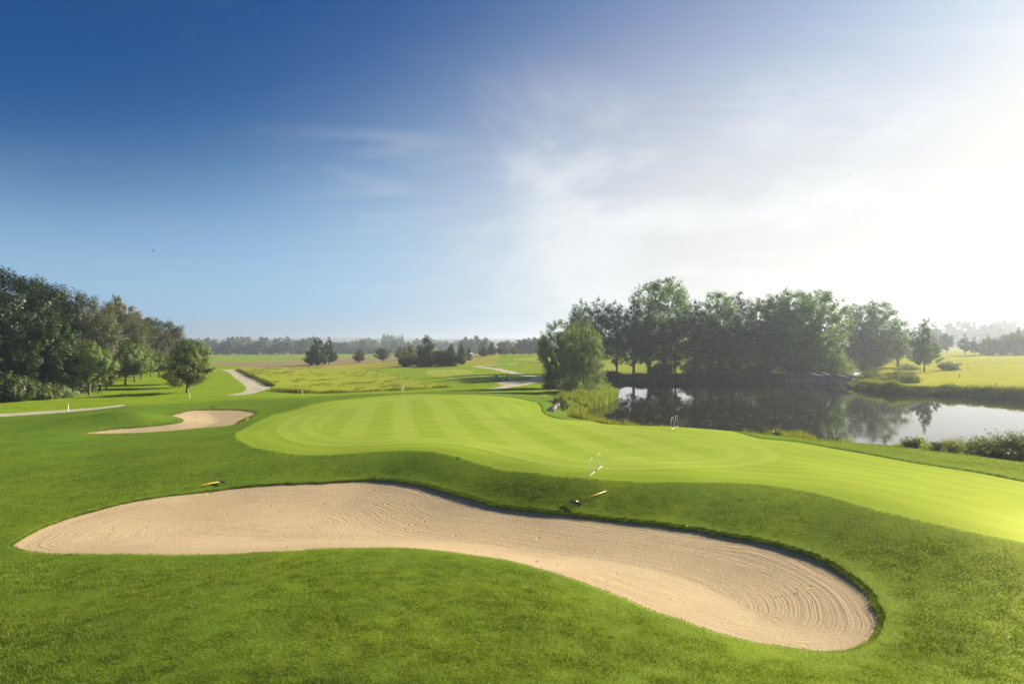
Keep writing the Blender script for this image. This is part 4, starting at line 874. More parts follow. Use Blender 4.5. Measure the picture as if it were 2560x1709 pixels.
# near bank fringe
X, Y, rg = scatter(1420, 2640, 36, 72, 200000, lambda X, Y: (lambda d: (d > 0.1) & (d < 3.6))(pd(X, Y)), 64)
k = vnoise(X, Y, 3.0, 7) > 0.42; X, Y = X[k], Y[k]; k = rg.permutation(len(X))[:15000]; X, Y = X[k], Y[k]; cl = vnoise(X, Y, 1.5, 6)
blades('bank_grass', X, Y, H(X, Y), (0.15+1.0*cl**2)*rg.uniform(0.5, 1.2, len(X)), rg.uniform(0.02, 0.04, len(X)), M_TALL, 'loose tall grass on the near bank of the pond', 0.5, (0, 0), 6, 2)
# tall grass beside the gravel path and at the lower edge of the meadow
def along(px, n, sp, seed):
    c = spline([P(a, b)[:2] for a, b in px], 12, closed=False); rg = np.random.default_rng(seed); k = rg.uniform(0, len(c)-1.001, n); i = k.astype(int); q = c[i]+(c[i+1]-c[i])*(k-i)[:, None]+rg.normal(0, sp, (n, 2))
    return q[:, 0], q[:, 1], rg
x, y, rg = along([(594,926),(612,935),(632,945),(660,957),(678,966)], 2600, 0.35, 71)
blades('tall_grass', x, y, H(x, y), rg.uniform(0.25, 0.75, len(x)), rg.uniform(0.05, 0.09, len(x)), M_SEDGE, 'strip of tall grass along the right edge of the gravel path', 0.5, (0, 0), 7, 2)
x, y, rg = along([(690,976),(740,981),(800,982),(870,981),(960,977),(1050,972),(1115,967)], 6000, 0.5, 72); k = vnoise(x, y, 2.0, 3) > 0.3; x, y = x[k], y[k]
blades('tall_grass', x, y, H(x, y), rg.uniform(0.2, 0.6, len(x))*(0.5+vnoise(x, y, 3, 4)), rg.uniform(0.05, 0.09, len(x)), M_TALL, 'ragged tall grass at the lower edge of the meadow', 0.6, (0, 0), 8, 2)
X, Y, rg = scatter(600, 1110, 112, 230, 120000, lambda X, Y: inside(X, Y, outline([(605,930),(632,943),(660,956),(684,967),(760,979),(900,977),(1060,969),(1050,950),(1000,940),(900,920),(760,918),(640,922)], 2)), 65)
cl = vnoise(X, Y, 2.2, 21)*vnoise(X, Y, 11, 22); k = (cl > 0.36) & (vnoise(X, Y, 0.9, 23) > 0.6); X, Y = X[k], Y[k]; k = rg.permutation(len(X))[:7000]; X, Y = X[k], Y[k]
blades('meadow_grass', X, Y, H(X, Y), rg.uniform(0.12, 0.36, len(X)), rg.uniform(0.08, 0.16, len(X)), M_TALL, 'long uneven grass of the bright meadow', 0.9, (0, 0), 9, 1)

# floating leaves on the water
def floating():
    rg = np.random.default_rng(81); n = 900; px = rg.uniform(1500, 2560, n); py = 957+rg.uniform(0, 1, n)**1.3*105
    Y = (CAMZ-WZ)*F/(py-CY); X = (px-CX)/F*Y; k = (pd(X, Y) < -0.3) & (vnoise(X, Y, 7, 5)+rg.uniform(-0.3, 0.3, n) > 0.45) & ((px < 2050) | (py > 1000)); X, Y = X[k], Y[k]; n = len(X)
    a = rg.uniform(0, 6.28, (n, 1))+np.arange(6)*math.pi/3; r = rg.uniform(0.05, 0.16, (n, 1))*rg.uniform(0.7, 1.1, (n, 6))
    V = np.stack([X[:, None]+r*np.cos(a), Y[:, None]+r*np.sin(a), np.full((n, 6), WZ+0.008)+rg.uniform(0, 0.006, (n, 1))], -1).reshape(-1, 3)
    tag(link('floating_leaves', np_mesh('floating_leaves', V, [np.arange(6*n).reshape(n, 6)], simple_mat('floating_leaf', (0.34, 0.30, 0.2), 0.5, 0.4, var=0.3, scale=0.6))), 'small pale leaves floating on the pond', None, kind='stuff')
floating()
# fallen leaves on the grass and crumbs on the sand
def litter():
    rg = np.random.default_rng(82); r = np.exp(rg.uniform(math.log(9), math.log(40), 420)); a = rg.uniform(-0.68, 0.68, 420); x = r*np.sin(a); y = r*np.cos(a)
    k = sdf(x, y, BUNKER, 2.0)[0] > 0.1; x, y, r = x[k], y[k], r[k]; n = len(x); z = H0(x, y)+0.05
    k = (sdf(x, y, APRON, 2.0)[0] < 0); z = z-0.055*k
    ang = rg.uniform(0, 6.28, n); l = (0.016+0.0007*r)*rg.uniform(0.6, 1.3, n); ax = np.stack([np.cos(ang), np.sin(ang), rg.uniform(-.3, .3, n)], -1)
    V, Fq = leaf_quads(np.stack([x, y, z], -1), unit(ax), np.tile([0, 0, 1.0], (n, 1)), l*1.6, l)
    tag(link('fallen_leaves', np_mesh('fallen_leaves', V, [Fq], simple_mat('fallen_leaf', (0.26, 0.17, 0.08), 0.7, 0.2, var=0.6, scale=1.3))), 'few dry fallen leaves on the grass', None, kind='stuff')
    x = rg.uniform(-14, 8, 3000); y = rg.uniform(11, 30, 3000); d = sdf(x, y, BUNKER, 2.0)[0]; k = (d < -0.3) & (vnoise(x, y, 2.2, 31) > 0.62); x, y = x[k][:90], y[k][:90]; n = len(x)
    z = sand_z(x, y, BUNKER_S, 0.22)+0.012; s = rg.uniform(0.008, 0.024, n)
    o = np.array([(1, 0, 0), (0, 1, 0), (-1, 0, 0), (0, -1, 0), (0, 0, 0.8), (0, 0, -0.6)]); V = (np.stack([x, y, z], -1)[:, None]+o*s[:, None, None]*rg.uniform(0.6, 1.3, (n, 6, 1))).reshape(-1, 3)
    fi = np.array([(0, 1, 4), (1, 2, 4), (2, 3, 4), (3, 0, 4), (1, 0, 5), (2, 1, 5), (3, 2, 5), (0, 3, 5)]); Fs = (np.arange(n)[:, None, None]*6+fi).reshape(-1, 3)
    tag(link('sand_crumbs', np_mesh('sand_crumbs', V, [Fs], simple_mat('sand_crumb', (0.25, 0.18, 0.11), 0.9, 0.1))), 'dark crumbs and pebbles lying on the bunker sand', None, kind='stuff')
litter()

# weeds and flowers on the near bank (each clump its own thing)
M_WEED = leaf_mat('weed_leaves', (0.07, 0.10, 0.018), (0.22, 0.27, 0.06), 0.45, 0.1)
M_PINK = simple_mat('loosestrife_flower', (0.34, 0.12, 0.33), 0.7, 0.1, var=0.3); M_STEM = simple_mat('plant_stem', (0.12, 0.13, 0.04), 0.8, 0.1, var=0.3)
def weed(name, px, Y, h, w, lab, cat, nst=26, leafl=0.16, flowers=0, seed=0, arch=0.4, grp=None, plume=0):
    rg = np.random.default_rng(900+seed); L = G(px, Y); o = empty(name, L); segs = []; c = []; ax = []; fl = []
    for i in range(nst):
        a = rg.uniform(0, 6.28); b = np.array([math.cos(a), math.sin(a)])*rg.uniform(0, w*0.32); hh = h*rg.uniform(0.55, 1.0); out = np.array([math.cos(a), math.sin(a)])*rg.uniform(0, arch)*hh
        t = np.linspace(0, 1, 5); pts = np.stack([b[0]+out[0]*t**2, b[1]+out[1]*t**2, hh*(t-0.25*arch*t**3)-0.05], -1); segs.append((pts, 0.008*(1-0.6*t)))
        for q in np.linspace(0.15, 0.95, int(9+hh*7)):
            p = np.array([np.interp(q, t, pts[:, j]) for j in range(3)]); an = rg.uniform(0, 6.28); c.append(p); ax.append([math.cos(an), math.sin(an), rg.uniform(-0.5, 0.6)])
        if i < flowers: fl.append(pts[-1])
    tv, tf = tubes(segs, 3); link('stems', np_mesh('stems', tv, [tf], M_STEM), o)
    c = np.array(c); ax = unit(np.array(ax)); n = len(c); ln = leafl*rg.uniform(0.6, 1.4, n); nr = unit(np.array([0, 0, 1.0])+rg.normal(size=(n, 3))*0.5)
    V, Fq = leaf_quads(c+ax*ln[:, None]*0.5, ax, nr, ln, ln*0.3); link('leaves', np_mesh('leaves', V, [Fq], M_WEED), o)
    if fl:
        vs = []; cs2 = []; n2 = []
        for p in fl:
            m = 34; q = rg.uniform(0, 1, m); an = rg.uniform(0, 6.28, m); cs2.append(p+np.stack([np.cos(an)*0.028, np.sin(an)*0.028, -0.32*q*h/1.2], -1)); n2.append(np.stack([np.cos(an), np.sin(an), 0*an], -1))
        cs2 = np.concatenate(cs2); n2 = np.concatenate(n2); V, Fq = leaf_quads(cs2, unit(n2*0.6+np.array([0, 0, 0.8])), n2, np.full(len(cs2), 0.05), np.full(len(cs2), 0.04)); tag(link('flowers', np_mesh('flowers', V, [Fq], M_PINK), o), kind='stuff')
    return tag(o, lab, cat, grp)
for i, (px, Y, h, w, nst, fl, lab) in enumerate([(1556,58,0.55,0.5,7,3,'tiny purple loosestrife on the near bank left of the far white hoops'),(1628,57,0.7,0.5,8,4,'small purple loosestrife left of the far white hoops'),(1700,56,1.0,0.9,14,8,'purple loosestrife behind the far white hoops'),(1906,52.5,1.2,1.0,16,8,'purple loosestrife clump in front of the dark water'),(2072,50,1.35,1.2,20,9,'tallest purple loosestrife clump on the near bank'),(2092,49.5,0.9,0.9,14,7,'loosestrife leaning beside the tallest clump'),(2212,48,1.2,0.5,6,2,'thin loosestrife stem against the bright water')]):
    weed('loosestrife', px, Y, h, w, lab, 'flower', nst, 0.12, fl, i, 0.35, 'purple loosestrife on the near bank')
for i, (px, Y, h, w, nst, ll, lab) in enumerate([(1945,51.5,0.7,1.0,26,0.2,'low weed tuft between two loosestrife clumps'),(2280,46.5,1.05,1.5,60,0.26,'large grassy weed clump against the bright water'),(2345,44,0.95,1.3,46,0.18,'bushy weed right of the large grassy clump'),(2385,43,1.1,1.3,50,0.17,'bushy weed left of the red stake'),(2418,41.5,0.9,0.9,26,0.15,'thin weed just behind the red stake'),
     (2455,40.5,1.5,2.0,90,0.18,'dense weed bush right of the red stake'),(2500,39.5,1.7,2.2,100,0.19,'tall dense weed bush second from the right edge'),(2550,38.5,2.2,2.4,110,0.2,'tallest weed bush at the right edge'),(2475,38.2,0.8,1.6,70,0.16,'low weed bush in front of the dense ones'),(2530,37.3,0.9,1.8,80,0.16,'low weed bush at the bottom right of the bank'),(2620,37.5,2.0,2.6,90,0.2,'weed bush cut by the right edge')]):
    weed('weed_bush', px, Y, h, w, lab, 'weeds', nst, ll, 0, 20+i, 0.55, 'weeds on the near bank')

# ---------------------------------------------------------------- golf course objects
def cloth_mat():
    m, t, out = new_mat('flag_cloth'); n = noise(t, N(t, 'ShaderNodeTexCoord').outputs['Object'], 20, 3); c = mixc(t, n, (0.8, 0.8, 0.82), (0.86, 0.86, 0.87))
    d = N(t, 'ShaderNodeBsdfDiffuse'); tr = N(t, 'ShaderNodeBsdfTranslucent'); t.links.new(c, d.inputs[0]); t.links.new(c, tr.inputs[0])
    mx = N(t, 'ShaderNodeMixShader'); mx.inputs[0].default_value = 0.5; t.links.new(d.outputs[0], mx.inputs[1]); t.links.new(tr.outputs[0], mx.inputs[2]); t.links.new(mx.outputs[0], out.inputs[0]); return m
M_WHITE = simple_mat('white_paint', (0.8, 0.8, 0.78), 0.5, 0.3, var=0.06); M_RED = simple_mat('red_paint', (0.26, 0.035, 0.025), 0.5, 0.3); M_YEL = simple_mat('yellow_handle', (0.75, 0.42, 0.02), 0.4, 0.4, var=0.08)
M_BLACK = simple_mat('black_plastic', (0.02, 0.02, 0.022), 0.5, 0.4); M_METAL = simple_mat('bare_metal', (0.5, 0.5, 0.52), 0.35, 0.5, metal=0.9); M_WOODD = simple_mat('dark_wood', (0.07, 0.05, 0.035), 0.8, 0.2, var=0.4, scale=5)
M_CLOTH = cloth_mat(); M_PALEG = simple_mat('pale_green_paint', (0.42, 0.55, 0.45), 0.5, 0.3); M_DGREEN = simple_mat('dark_green_paint', (0.03, 0.06, 0.045), 0.5, 0.3)
M_WOODP = simple_mat('pale_boards', (0.42, 0.30, 0.20), 0.8, 0.2, var=0.25, scale=4); M_ROOF = simple_mat('grey_roof', (0.20, 0.19, 0.18), 0.8, 0.2, var=0.3); M_ORANGE = simple_mat('orange_paint', (0.5, 0.2, 0.08), 0.6, 0.3)

def flagstick():
    L = P(1010, 1015); L[2] -= 0.018; o = empty('flagstick', L)
    MB().tube([(0, 0, -0.1), (-0.01, 0, 1.1), (-0.02, 0, 2.25)], [0.018, 0.016, 0.013], 8).build('pole', simple_mat('stick_paint', (0.75, 0.78, 0.6), 0.4, 0.3, var=0.05), o)
    # cloth hanging in folds
    V = []; Fs = []; nu, nv = 9, 8
    for i in range(nu):
        for j in range(nv):
            u = i/(nu-1); v = j/(nv-1); drop = 0.55*v+0.35*u*(0.4+v*0.2); x = -0.02-u*0.23*(0.35+0.65*v)-0.006; yy = 0.035*math.sin(u*9+v*2)*u; V.append((x, yy, 2.22-drop))
    for i in range(nu-1):
        for j in range(nv-1): Fs.append((i*nv+j, (i+1)*nv+j, (i+1)*nv+j+1, i*nv+j+1))
    mb = MB(); mb.add(V, Fs); mb.add([(x, y+0.004, z) for x, y, z in V], [f[::-1] for f in Fs]); mb.build('flag', M_CLOTH, o, True)
    mb = MB(); mb.tube([(0, 0, 0.004), (0, 0, 0.010)], [0.058, 0.054], 14); mb.build('cup_rim', M_WHITE, o)
    tag(o, 'flagstick with a limp white flag on the putting green', 'flagstick')
flagstick()
def stake(name, px, py, h, r, mat, lab, cat='stake', grp=None, tilt=0.0, band=None):
    L = P(px, py); L[2] = float(H(np.array([L[0]]), np.array([L[1]]))[0]); o = empty(name, L); o.rotation_euler[1] = tilt
    mb = MB(); mb.tube([(0, 0, -0.15), (0, 0, h*0.97), (0, 0, h)], [r, r, r*0.75], 8); mb.build('post', mat, o, False)
    if band: mb = MB(); mb.tube([(0, 0, h*0.80), (0, 0, h*0.88)], [r*1.06]*2, 8); mb.build('band', band, o)
    return tag(o, lab, cat, grp)
GW = 'white boundary stakes'
stake('white_stake', 170, 1026.3, 0.78, 0.055, M_WHITE, 'white stake beside the gravel path at lower left', grp=GW, band=M_RED)
stake('white_stake', 473.5, 995, 0.68, 0.055, M_WHITE, 'white stake in front of the right end of the orchard', grp=GW)
stake('white_stake', 755, 985.3, 0.6, 0.055, M_WHITE, 'white stake at the lower left corner of the meadow', grp=GW)
stake('white_stake', 839, 921, 0.65, 0.06, M_WHITE, 'distant white stake right of the tree pair', grp=GW)
stake('white_stake', 896, 928.5, 0.6, 0.055, M_WHITE, 'distant white stake below the lone small tree', grp=GW)
stake('white_stake', 987, 945.5, 0.7, 0.05, M_WHITE, 'white stake in the meadow straight above the flag', grp=GW)
stake('white_stake', 1132, 968, 0.8, 0.045, M_WHITE, 'white stake between the flag and the tee sign', grp=GW)
stake('red_stake', 1384.5, 1011, 1.05, 0.035, M_RED, 'thin red stake beside the reeds left of the pond', grp='red stakes', tilt=0.03)
stake('red_stake', 2427, 1138, 0.68, 0.04, M_RED, 'red stake casting a shadow at the weeds on the right', grp='red stakes', tilt=0.05)
for px, py, lab in [(2420.5,924.5,'farthest dark post on the right fairway'),(2399.6,945,'dark post in the middle of the right bank grass'),(2490.5,969,'dark post nearest the water on the right bank')]:
    stake('wooden_post', px, py, 0.8, 0.06, M_WOODD, lab, 'post', 'dark posts on the right bank')

def rake(hx, hy, tx, ty, lab, lift=0.10, head=0.62, up=False):
    A = P(hx, hy, lift); B = P(tx, ty, lift)
    tt = np.linspace(0, 1, 12); q_ = A[None]+(B-A)[None]*tt[:, None]; clear = (q_[:, 2]-H0(q_[:, 0], q_[:, 1])).min(); dz = max(0.0, 0.10-clear); A[2] += dz*0.4; B[2] += dz*1.6; d = Vector(B-A); Lh = d.length; d.normalize(); o = empty('bunker_rake', A)
    side = d.cross(Vector((0, 0, 1))).normalized(); upv = side.cross(d).normalized(); q = lambda a, b, c: tuple(d*a+side*b+upv*c)
    MB().tube([q(0.06, 0, 0.03), q(Lh*0.5, 0, 0.02), q(Lh*0.95, 0, 0.0)], 0.0175, 8).build('handle', M_YEL, o, True)
    MB().tube([q(Lh*0.95, 0, 0.0), q(Lh, 0, 0.0)], 0.0195, 8).build('grip', M_BLACK, o, True)
    MB().tube([q(-0.01, 0, 0.02), q(0.10, 0, 0.03)], 0.021, 8).build('socket', M_METAL, o, True)
    mb = MB(); h = head/2
    V = [q(-0.03, -h, 0.0), q(0.03, -h, 0.0), q(0.03, h, 0.0), q(-0.03, h, 0.0), q(-0.03, -h, 0.045), q(0.03, -h, 0.045), q(0.03, h, 0.045), q(-0.03, h, 0.045)]
    mb.add(V, [(0, 3, 2, 1), (4, 5, 6, 7), (0, 1, 5, 4), (1, 2, 6, 5), (2, 3, 7, 6), (3, 0, 4, 7)]); hd = mb.build('head', M_BLACK, o)
    mb = MB()
    for i in range(13):
        b = -h+0.03+i*(head-0.06)/12; mb.tube([q(0, b, 0.0), q(-0.035, b, -0.045), q(-0.06, b, -0.075)], [0.009, 0.007, 0.003], 4)
    mb.build('tines', M_BLACK, hd); return tag(o, lab, 'rake', 'bunker rakes')
rake(1438, 1264, 1519, 1233, 'bunker rake with yellow handle on the bank right of the large bunker\'s middle')
rake(554, 1210, 462, 1226, 'bunker rake with yellow handle on the upper left edge of the large bunker')
rake(535, 1018.5, 560, 1023.5, 'bunker rake behind the small bunker with its head raised')
rake(622, 1047, 613, 1053, 'short looking bunker rake at the right edge of the small bunker')

def hoops(px_a, py_a, px_b, py_b, ht, lab, z=0.0, rad=0.0065):
    A = P(px_a, py_a); B = P(px_b, py_b); o = empty('trolley_hoops', A); d = Vector((B-A)); Lh = d.length; d.normalize()
    for s0, s1 in ((0.0, 0.44), (0.56, 1.0)):
        a = d*(Lh*s0); b = d*(Lh*s1); pts = []; n = 18
        for i in range(n+1):
            t = i/n; an = math.pi*t; c = a.lerp(b, 0.5-0.5*math.cos(an)); pts.append(c+Vector((0, 0, ht*(math.sin(an)**0.75) if 0 < i < n else -0.03)))
        hp = MB().tube(pts, rad, 6).build('hoop', M_WHITE, o, True)
        MB().tube([a+Vector((0, 0, 0.025)), b+Vector((0, 0, 0.025))], rad*1.5, 6).build('ground_bar', M_WHITE, hp, True)
    return tag(o, lab, 'hoops', 'white hoops at the green edge')
hoops(1470.5, 1192.5, 1505, 1166, 0.62, 'pair of white wire hoops standing on the near edge of the green')
hoops(1677, 1074.5, 1695, 1066, 0.85, 'pair of white wire hoops on the far edge of the green by the pond', rad=0.009)

def tee_things():
    L = P(1240, 950); o = empty('tee_sign', L)
    for s in (-1, 1): MB().tube([(s*0.26, 0, -0.2), (s*0.26, 0, 1.0), (s*0.26, 0, 1.12)], [0.05, 0.05, 0.03], 8).build('post', M_PALEG, o)
    mb = MB(); n = 10; V = []
    for y in (-0.025, 0.025):
        V += [(-0.24, y, 0.12), (0.24, y, 0.12), (0.24, y, 0.95)]+[(0.24*math.cos(a), y, 0.95+0.2*math.sin(a)) for a in np.linspace(0.2, math.pi-0.2, n)]+[(-0.24, y, 0.95)]
    k = len(V)//2; mb.add(V, [tuple(range(k-1, -1, -1)), tuple(range(k, 2*k))]+[(i, (i+1) % k, k+(i+1) % k, k+i) for i in range(k)]); b = mb.build('board', M_PALEG, o)
    mb = MB(); mb.box((0.02, -0.029, 0.58), (0.2, 0.006, 0.66)); mb.build('map_panel', M_DGREEN, b)
    tag(o, 'pale green tee sign with dark panel beside the bench', 'sign')
    L = P(1257, 951.5); o = empty('bench', L, 0.06)
    for i in range(3): mb = MB(); mb.box((0, -0.16+0.16*i, 0.47), (2.0, 0.13, 0.05)); mb.build('slat', M_WOODD, o)
    for s in (-1, 1): mb = MB(); mb.box((s*0.62, 0, 0.2), (0.34, 0.4, 0.5)); mb.build('leg', M_DGREEN, o)
    tag(o, 'low dark bench beside the tee sign', 'bench')
    L = P(1268, 951); o = empty('ball_washer', L)
    MB().tube([(0, 0, -0.2), (0, 0, 0.9)], 0.045, 8).build('post', M_DGREEN, o); mb = MB(); mb.box((0, 0, 0.95), (0.16, 0.14, 0.62)); mb.build('housing', M_DGREEN, o); MB().tube([(0, 0, 1.24), (0, 0, 1.36)], 0.03, 8).build('plunger', M_BLACK, o)
    tag(o, 'dark upright ball washer post at the right end of the bench', 'post')
    for px, lab in ((1129, 'left white tee marker on the tee box'), (1179, 'right white tee marker on the tee box')):
        L = P(px, 926.0); L[2] += 0.1; o = empty('tee_marker', L)
        V = []; mb = MB(); rings = [(0.02, 0.24), (0.10, 0.21), (0.15, 0.13), (0.15, 0.02), (0.11, -0.08)]
        mb.tube([(0, 0, z) for r, z in rings[::-1]], [r for r, z in rings[::-1]], 10); mb.build('ball', M_WHITE, o, True); MB().tube([(0, 0, -0.3), (0, 0, -0.06)], 0.02, 6).build('spike', M_METAL, o)
        tag(o, lab, 'tee marker', 'tee markers')
    L = P(1037, 918.5); o = empty('tee_marker', L); mb = MB(); mb.box((0, 0, 0.2), (0.55, 0.3, 0.5), 0.2, 0.8); mb.build('block', M_ORANGE, o); mb = MB(); mb.box((0, 0, 0.47), (0.48, 0.26, 0.04), 0.2); mb.build('cap', M_WOODD, o)
    tag(o, 'small orange block on the grass below the golden tree', 'tee marker')
    # hut
    L = P(1176, 900); o = empty('wooden_hut', L, -0.25); w, d_, h = 1.7, 3.0, 2.1
    for i in range(6):
        mb = MB(); mb.box((-w/2+w/12+i*w/6, -d_/2, h/2-0.1), (w/6-0.02, 0.06, h+0.2+0.45*(1-abs(2*(i+0.5)/6-1)))); mb.build('board', M_WOODP, o)
    for s in (-1, 1): mb = MB(); mb.box((s*w/2, 0, h/2-0.1), (0.06, d_, h+0.2)); mb.build('side_wall', M_WOODD, o)
    mb = MB(); mb.box((0, d_/2, h/2-0.1), (w, 0.06, h+0.2)); mb.build('back_wall', M_WOODD, o)
    for s in (-1, 1):
        mb = MB(); a = Vector((0, 0, h+0.62)); b = Vector((s*(w/2+0.3), 0, h-0.1)); V = []
        for y in (-d_/2-0.3, d_/2+0.3):
            for z in (0, 0.08): V += [(a.x, y, a.z+z+s*0.004), (b.x, y, b.z+z)]
        mb.add(V, [(0, 1, 3, 2), (4, 6, 7, 5), (0, 4, 5, 1), (2, 3, 7, 6), (0, 2, 6, 4), (1, 5, 7, 3)]); mb.build('roof', M_ROOF, o)
    mb = MB(); mb.box((0.1, -d_/2-0.045, 0.85), (0.7, 0.03, 1.7)); mb.build('door', simple_mat('door_boards', (0.33, 0.22, 0.15), 0.8, 0.2, var=0.2), o)
    tag(o, 'small wooden hut with pitched roof behind the tee', 'hut')
tee_things()

def bridge():
    m, t, out = new_mat('bridge_stone'); p = N(t, 'ShaderNodeTexCoord').outputs['Object']; vo = N(t, 'ShaderNodeTexVoronoi'); vo.inputs['Scale'].default_value = 2.6; t.links.new(p, vo.inputs['Vector'])
    n = noise(t, p, 3, 5, 0.65); c = mixc(t, n, (0.16, 0.15, 0.13), (0.36, 0.34, 0.30)); c = mixc(t, 0.35, c, vo.outputs['Color'], 'SOFT_LIGHT')
    prin(t, out, c, 0.9, 0.15, bump(t, vo.outputs['Distance'], 0.6, 0.06)); M_ST = m
    A = Vector((64.3, 130.0, 0)); B = Vector((58.0, 143.5, 0)); d = (B-A); Ln = d.length; d.normalize(); nrm = Vector((d.y, -d.x, 0)); Wd = 3.2   # nrm points to the far side (right/back)
    o = empty('stone_bridge', (A.x, A.y, WZ)); T = lambda s, w, z: (d.x*s+nrm.x*w, d.y*s+nrm.y*w, z)
    top = lambda s: 1.75+0.19*math.cos((s-3.1)/6.1*2*math.pi)+0.05
    spans = [(0.5, 5.2), (6.4, 11.0), (12.0, Ln-0.3)]
    def soff(s):
        for a, b in spans:
            if a <= s <= b: q = (s-a)/(b-a)*2-1; return 0.55+0.85*math.sqrt(max(0, 1-q*q))
        return -1.2
    ss = sorted(set([round(x, 3) for x in np.linspace(-0.4, Ln+0.4, 90)]+[x+e for a, b in spans for x in (a, b) for e in (-0.01, 0.01)]))
    for w0, w1, nm in ((-0.2, 0.2, 'parapet_wall'), (Wd-0.2, Wd+0.2, 'parapet_wall')):
        V = []; Fs = []
        for s in ss:
            for w in (w0, w1): V += [T(s, w, soff(s)), T(s, w, top(s))]
        for i in range(len(ss)-1):
            k = i*4; Fs += [(k, k+4, k+5, k+1), (k+2, k+3, k+7, k+6), (k+1, k+5, k+7, k+3), (k, k+2, k+6, k+4)]
        Fs += [(0, 1, 3, 2), (len(V)-4, len(V)-2, len(V)-1, len(V)-3)]
        mb = MB(); mb.add(V, Fs); wl = mb.build(nm, M_ST, o)
        mb = MB(); V = []; Fs = []
        for s in ss:
            for w in (w0-0.06, w1+0.06): V += [T(s, w, top(s)+0.005), T(s, w, top(s)+0.11)]
        for i in range(len(ss)-1):
            k = i*4; Fs += [(k, k+4, k+5, k+1), (k+2, k+3, k+7, k+6), (k+1, k+5, k+7, k+3), (k, k+2, k+6, k+4)]
        mb.add(V, Fs); mb.build('coping', simple_mat('coping_stone', (0.17, 0.16, 0.145), 0.8, 0.2, var=0.25), wl)
    V = []; Fs = []
    for s in ss:
        for w in (0.2, Wd-0.2): V += [T(s, w, max(soff(s)+0.01, -1.0)), T(s, w, top(s)-0.35)]
    for i in range(len(ss)-1):
        k = i*4; Fs += [(k+1, k+5, k+7, k+3), (k, k+2, k+6, k+4)]
    mb = MB(); mb.add(V, Fs); mb.build('deck', simple_mat('bridge_deck', (0.42, 0.38, 0.32), 0.9, 0.1, var=0.2), o)
    for a, b in ((5.2, 6.4), (11.0, 12.0)):
        mb = MB(); V = [T(s, w, z) for z in (-1.2, 0.5) for s, w in ((a-0.1, -0.34), (b+0.1, -0.34), (b+0.1, Wd+0.34), (a-0.1, Wd+0.34))]; mb.add(V, [(0, 1, 2, 3), (7, 6, 5, 4), (0, 4, 5, 1), (1, 5, 6, 2), (2, 6, 7, 3), (3, 7, 4, 0)]); mb.build('pier', M_ST, o)
    tag(o, 'low stone bridge with wavy parapets over the pond inlet', 'bridge')
bridge()

def rocks():
    rg = np.random.default_rng(33); m = simple_mat('pale_rock', (0.48, 0.40, 0.33), 0.85, 0.2, var=0.3, scale=5, bmp=0.5)
    for i, (px, py, s, lab) in enumerate([(1379,1028,0.34,'lowest pale rock in the small pile by the reeds'),(1383,1024,0.36,'second lowest pale rock in the pile by the reeds'),(1387,1021,0.4,'middle pale rock in the pile by the reeds'),(1391,1018,0.36,'second highest pale rock in the pile by the reeds'),(1395,1016,0.32,'highest pale rock in the pile by the reeds'),(1389,1025,0.3,'small pale rock at the right side of the pile by the reeds')]):
        L = P(px, py); V = []; Fs = []; nu, nv = 9, 6
        for j in range(nv+1):
            for k in range(nu):
                a = 2*math.pi*k/nu; b = math.pi*j/nv; V.append([math.sin(b)*math.cos(a), math.sin(b)*math.sin(a), math.cos(b)*0.75])
        V = np.array(V); V *= (1+0.28*np.sin(V[:, :1]*3.1+rg.uniform(0, 6))+0.22*np.sin(V[:, 1:2]*4.3+rg.uniform(0, 6)))*s*rg.uniform(0.8, 1.2, 3)
        for j in range(nv):
            for k in range(nu): Fs.append((j*nu+k, (j+1)*nu+k, (j+1)*nu+(k+1) % nu, j*nu+(k+1) % nu))
        mb = MB(); mb.add(V, Fs); o = mb.build('rock', m); o.location = (L[0], L[1], L[2]+s*0.25); tag(o, lab, 'rock', 'pale rocks by the reeds')
rocks()

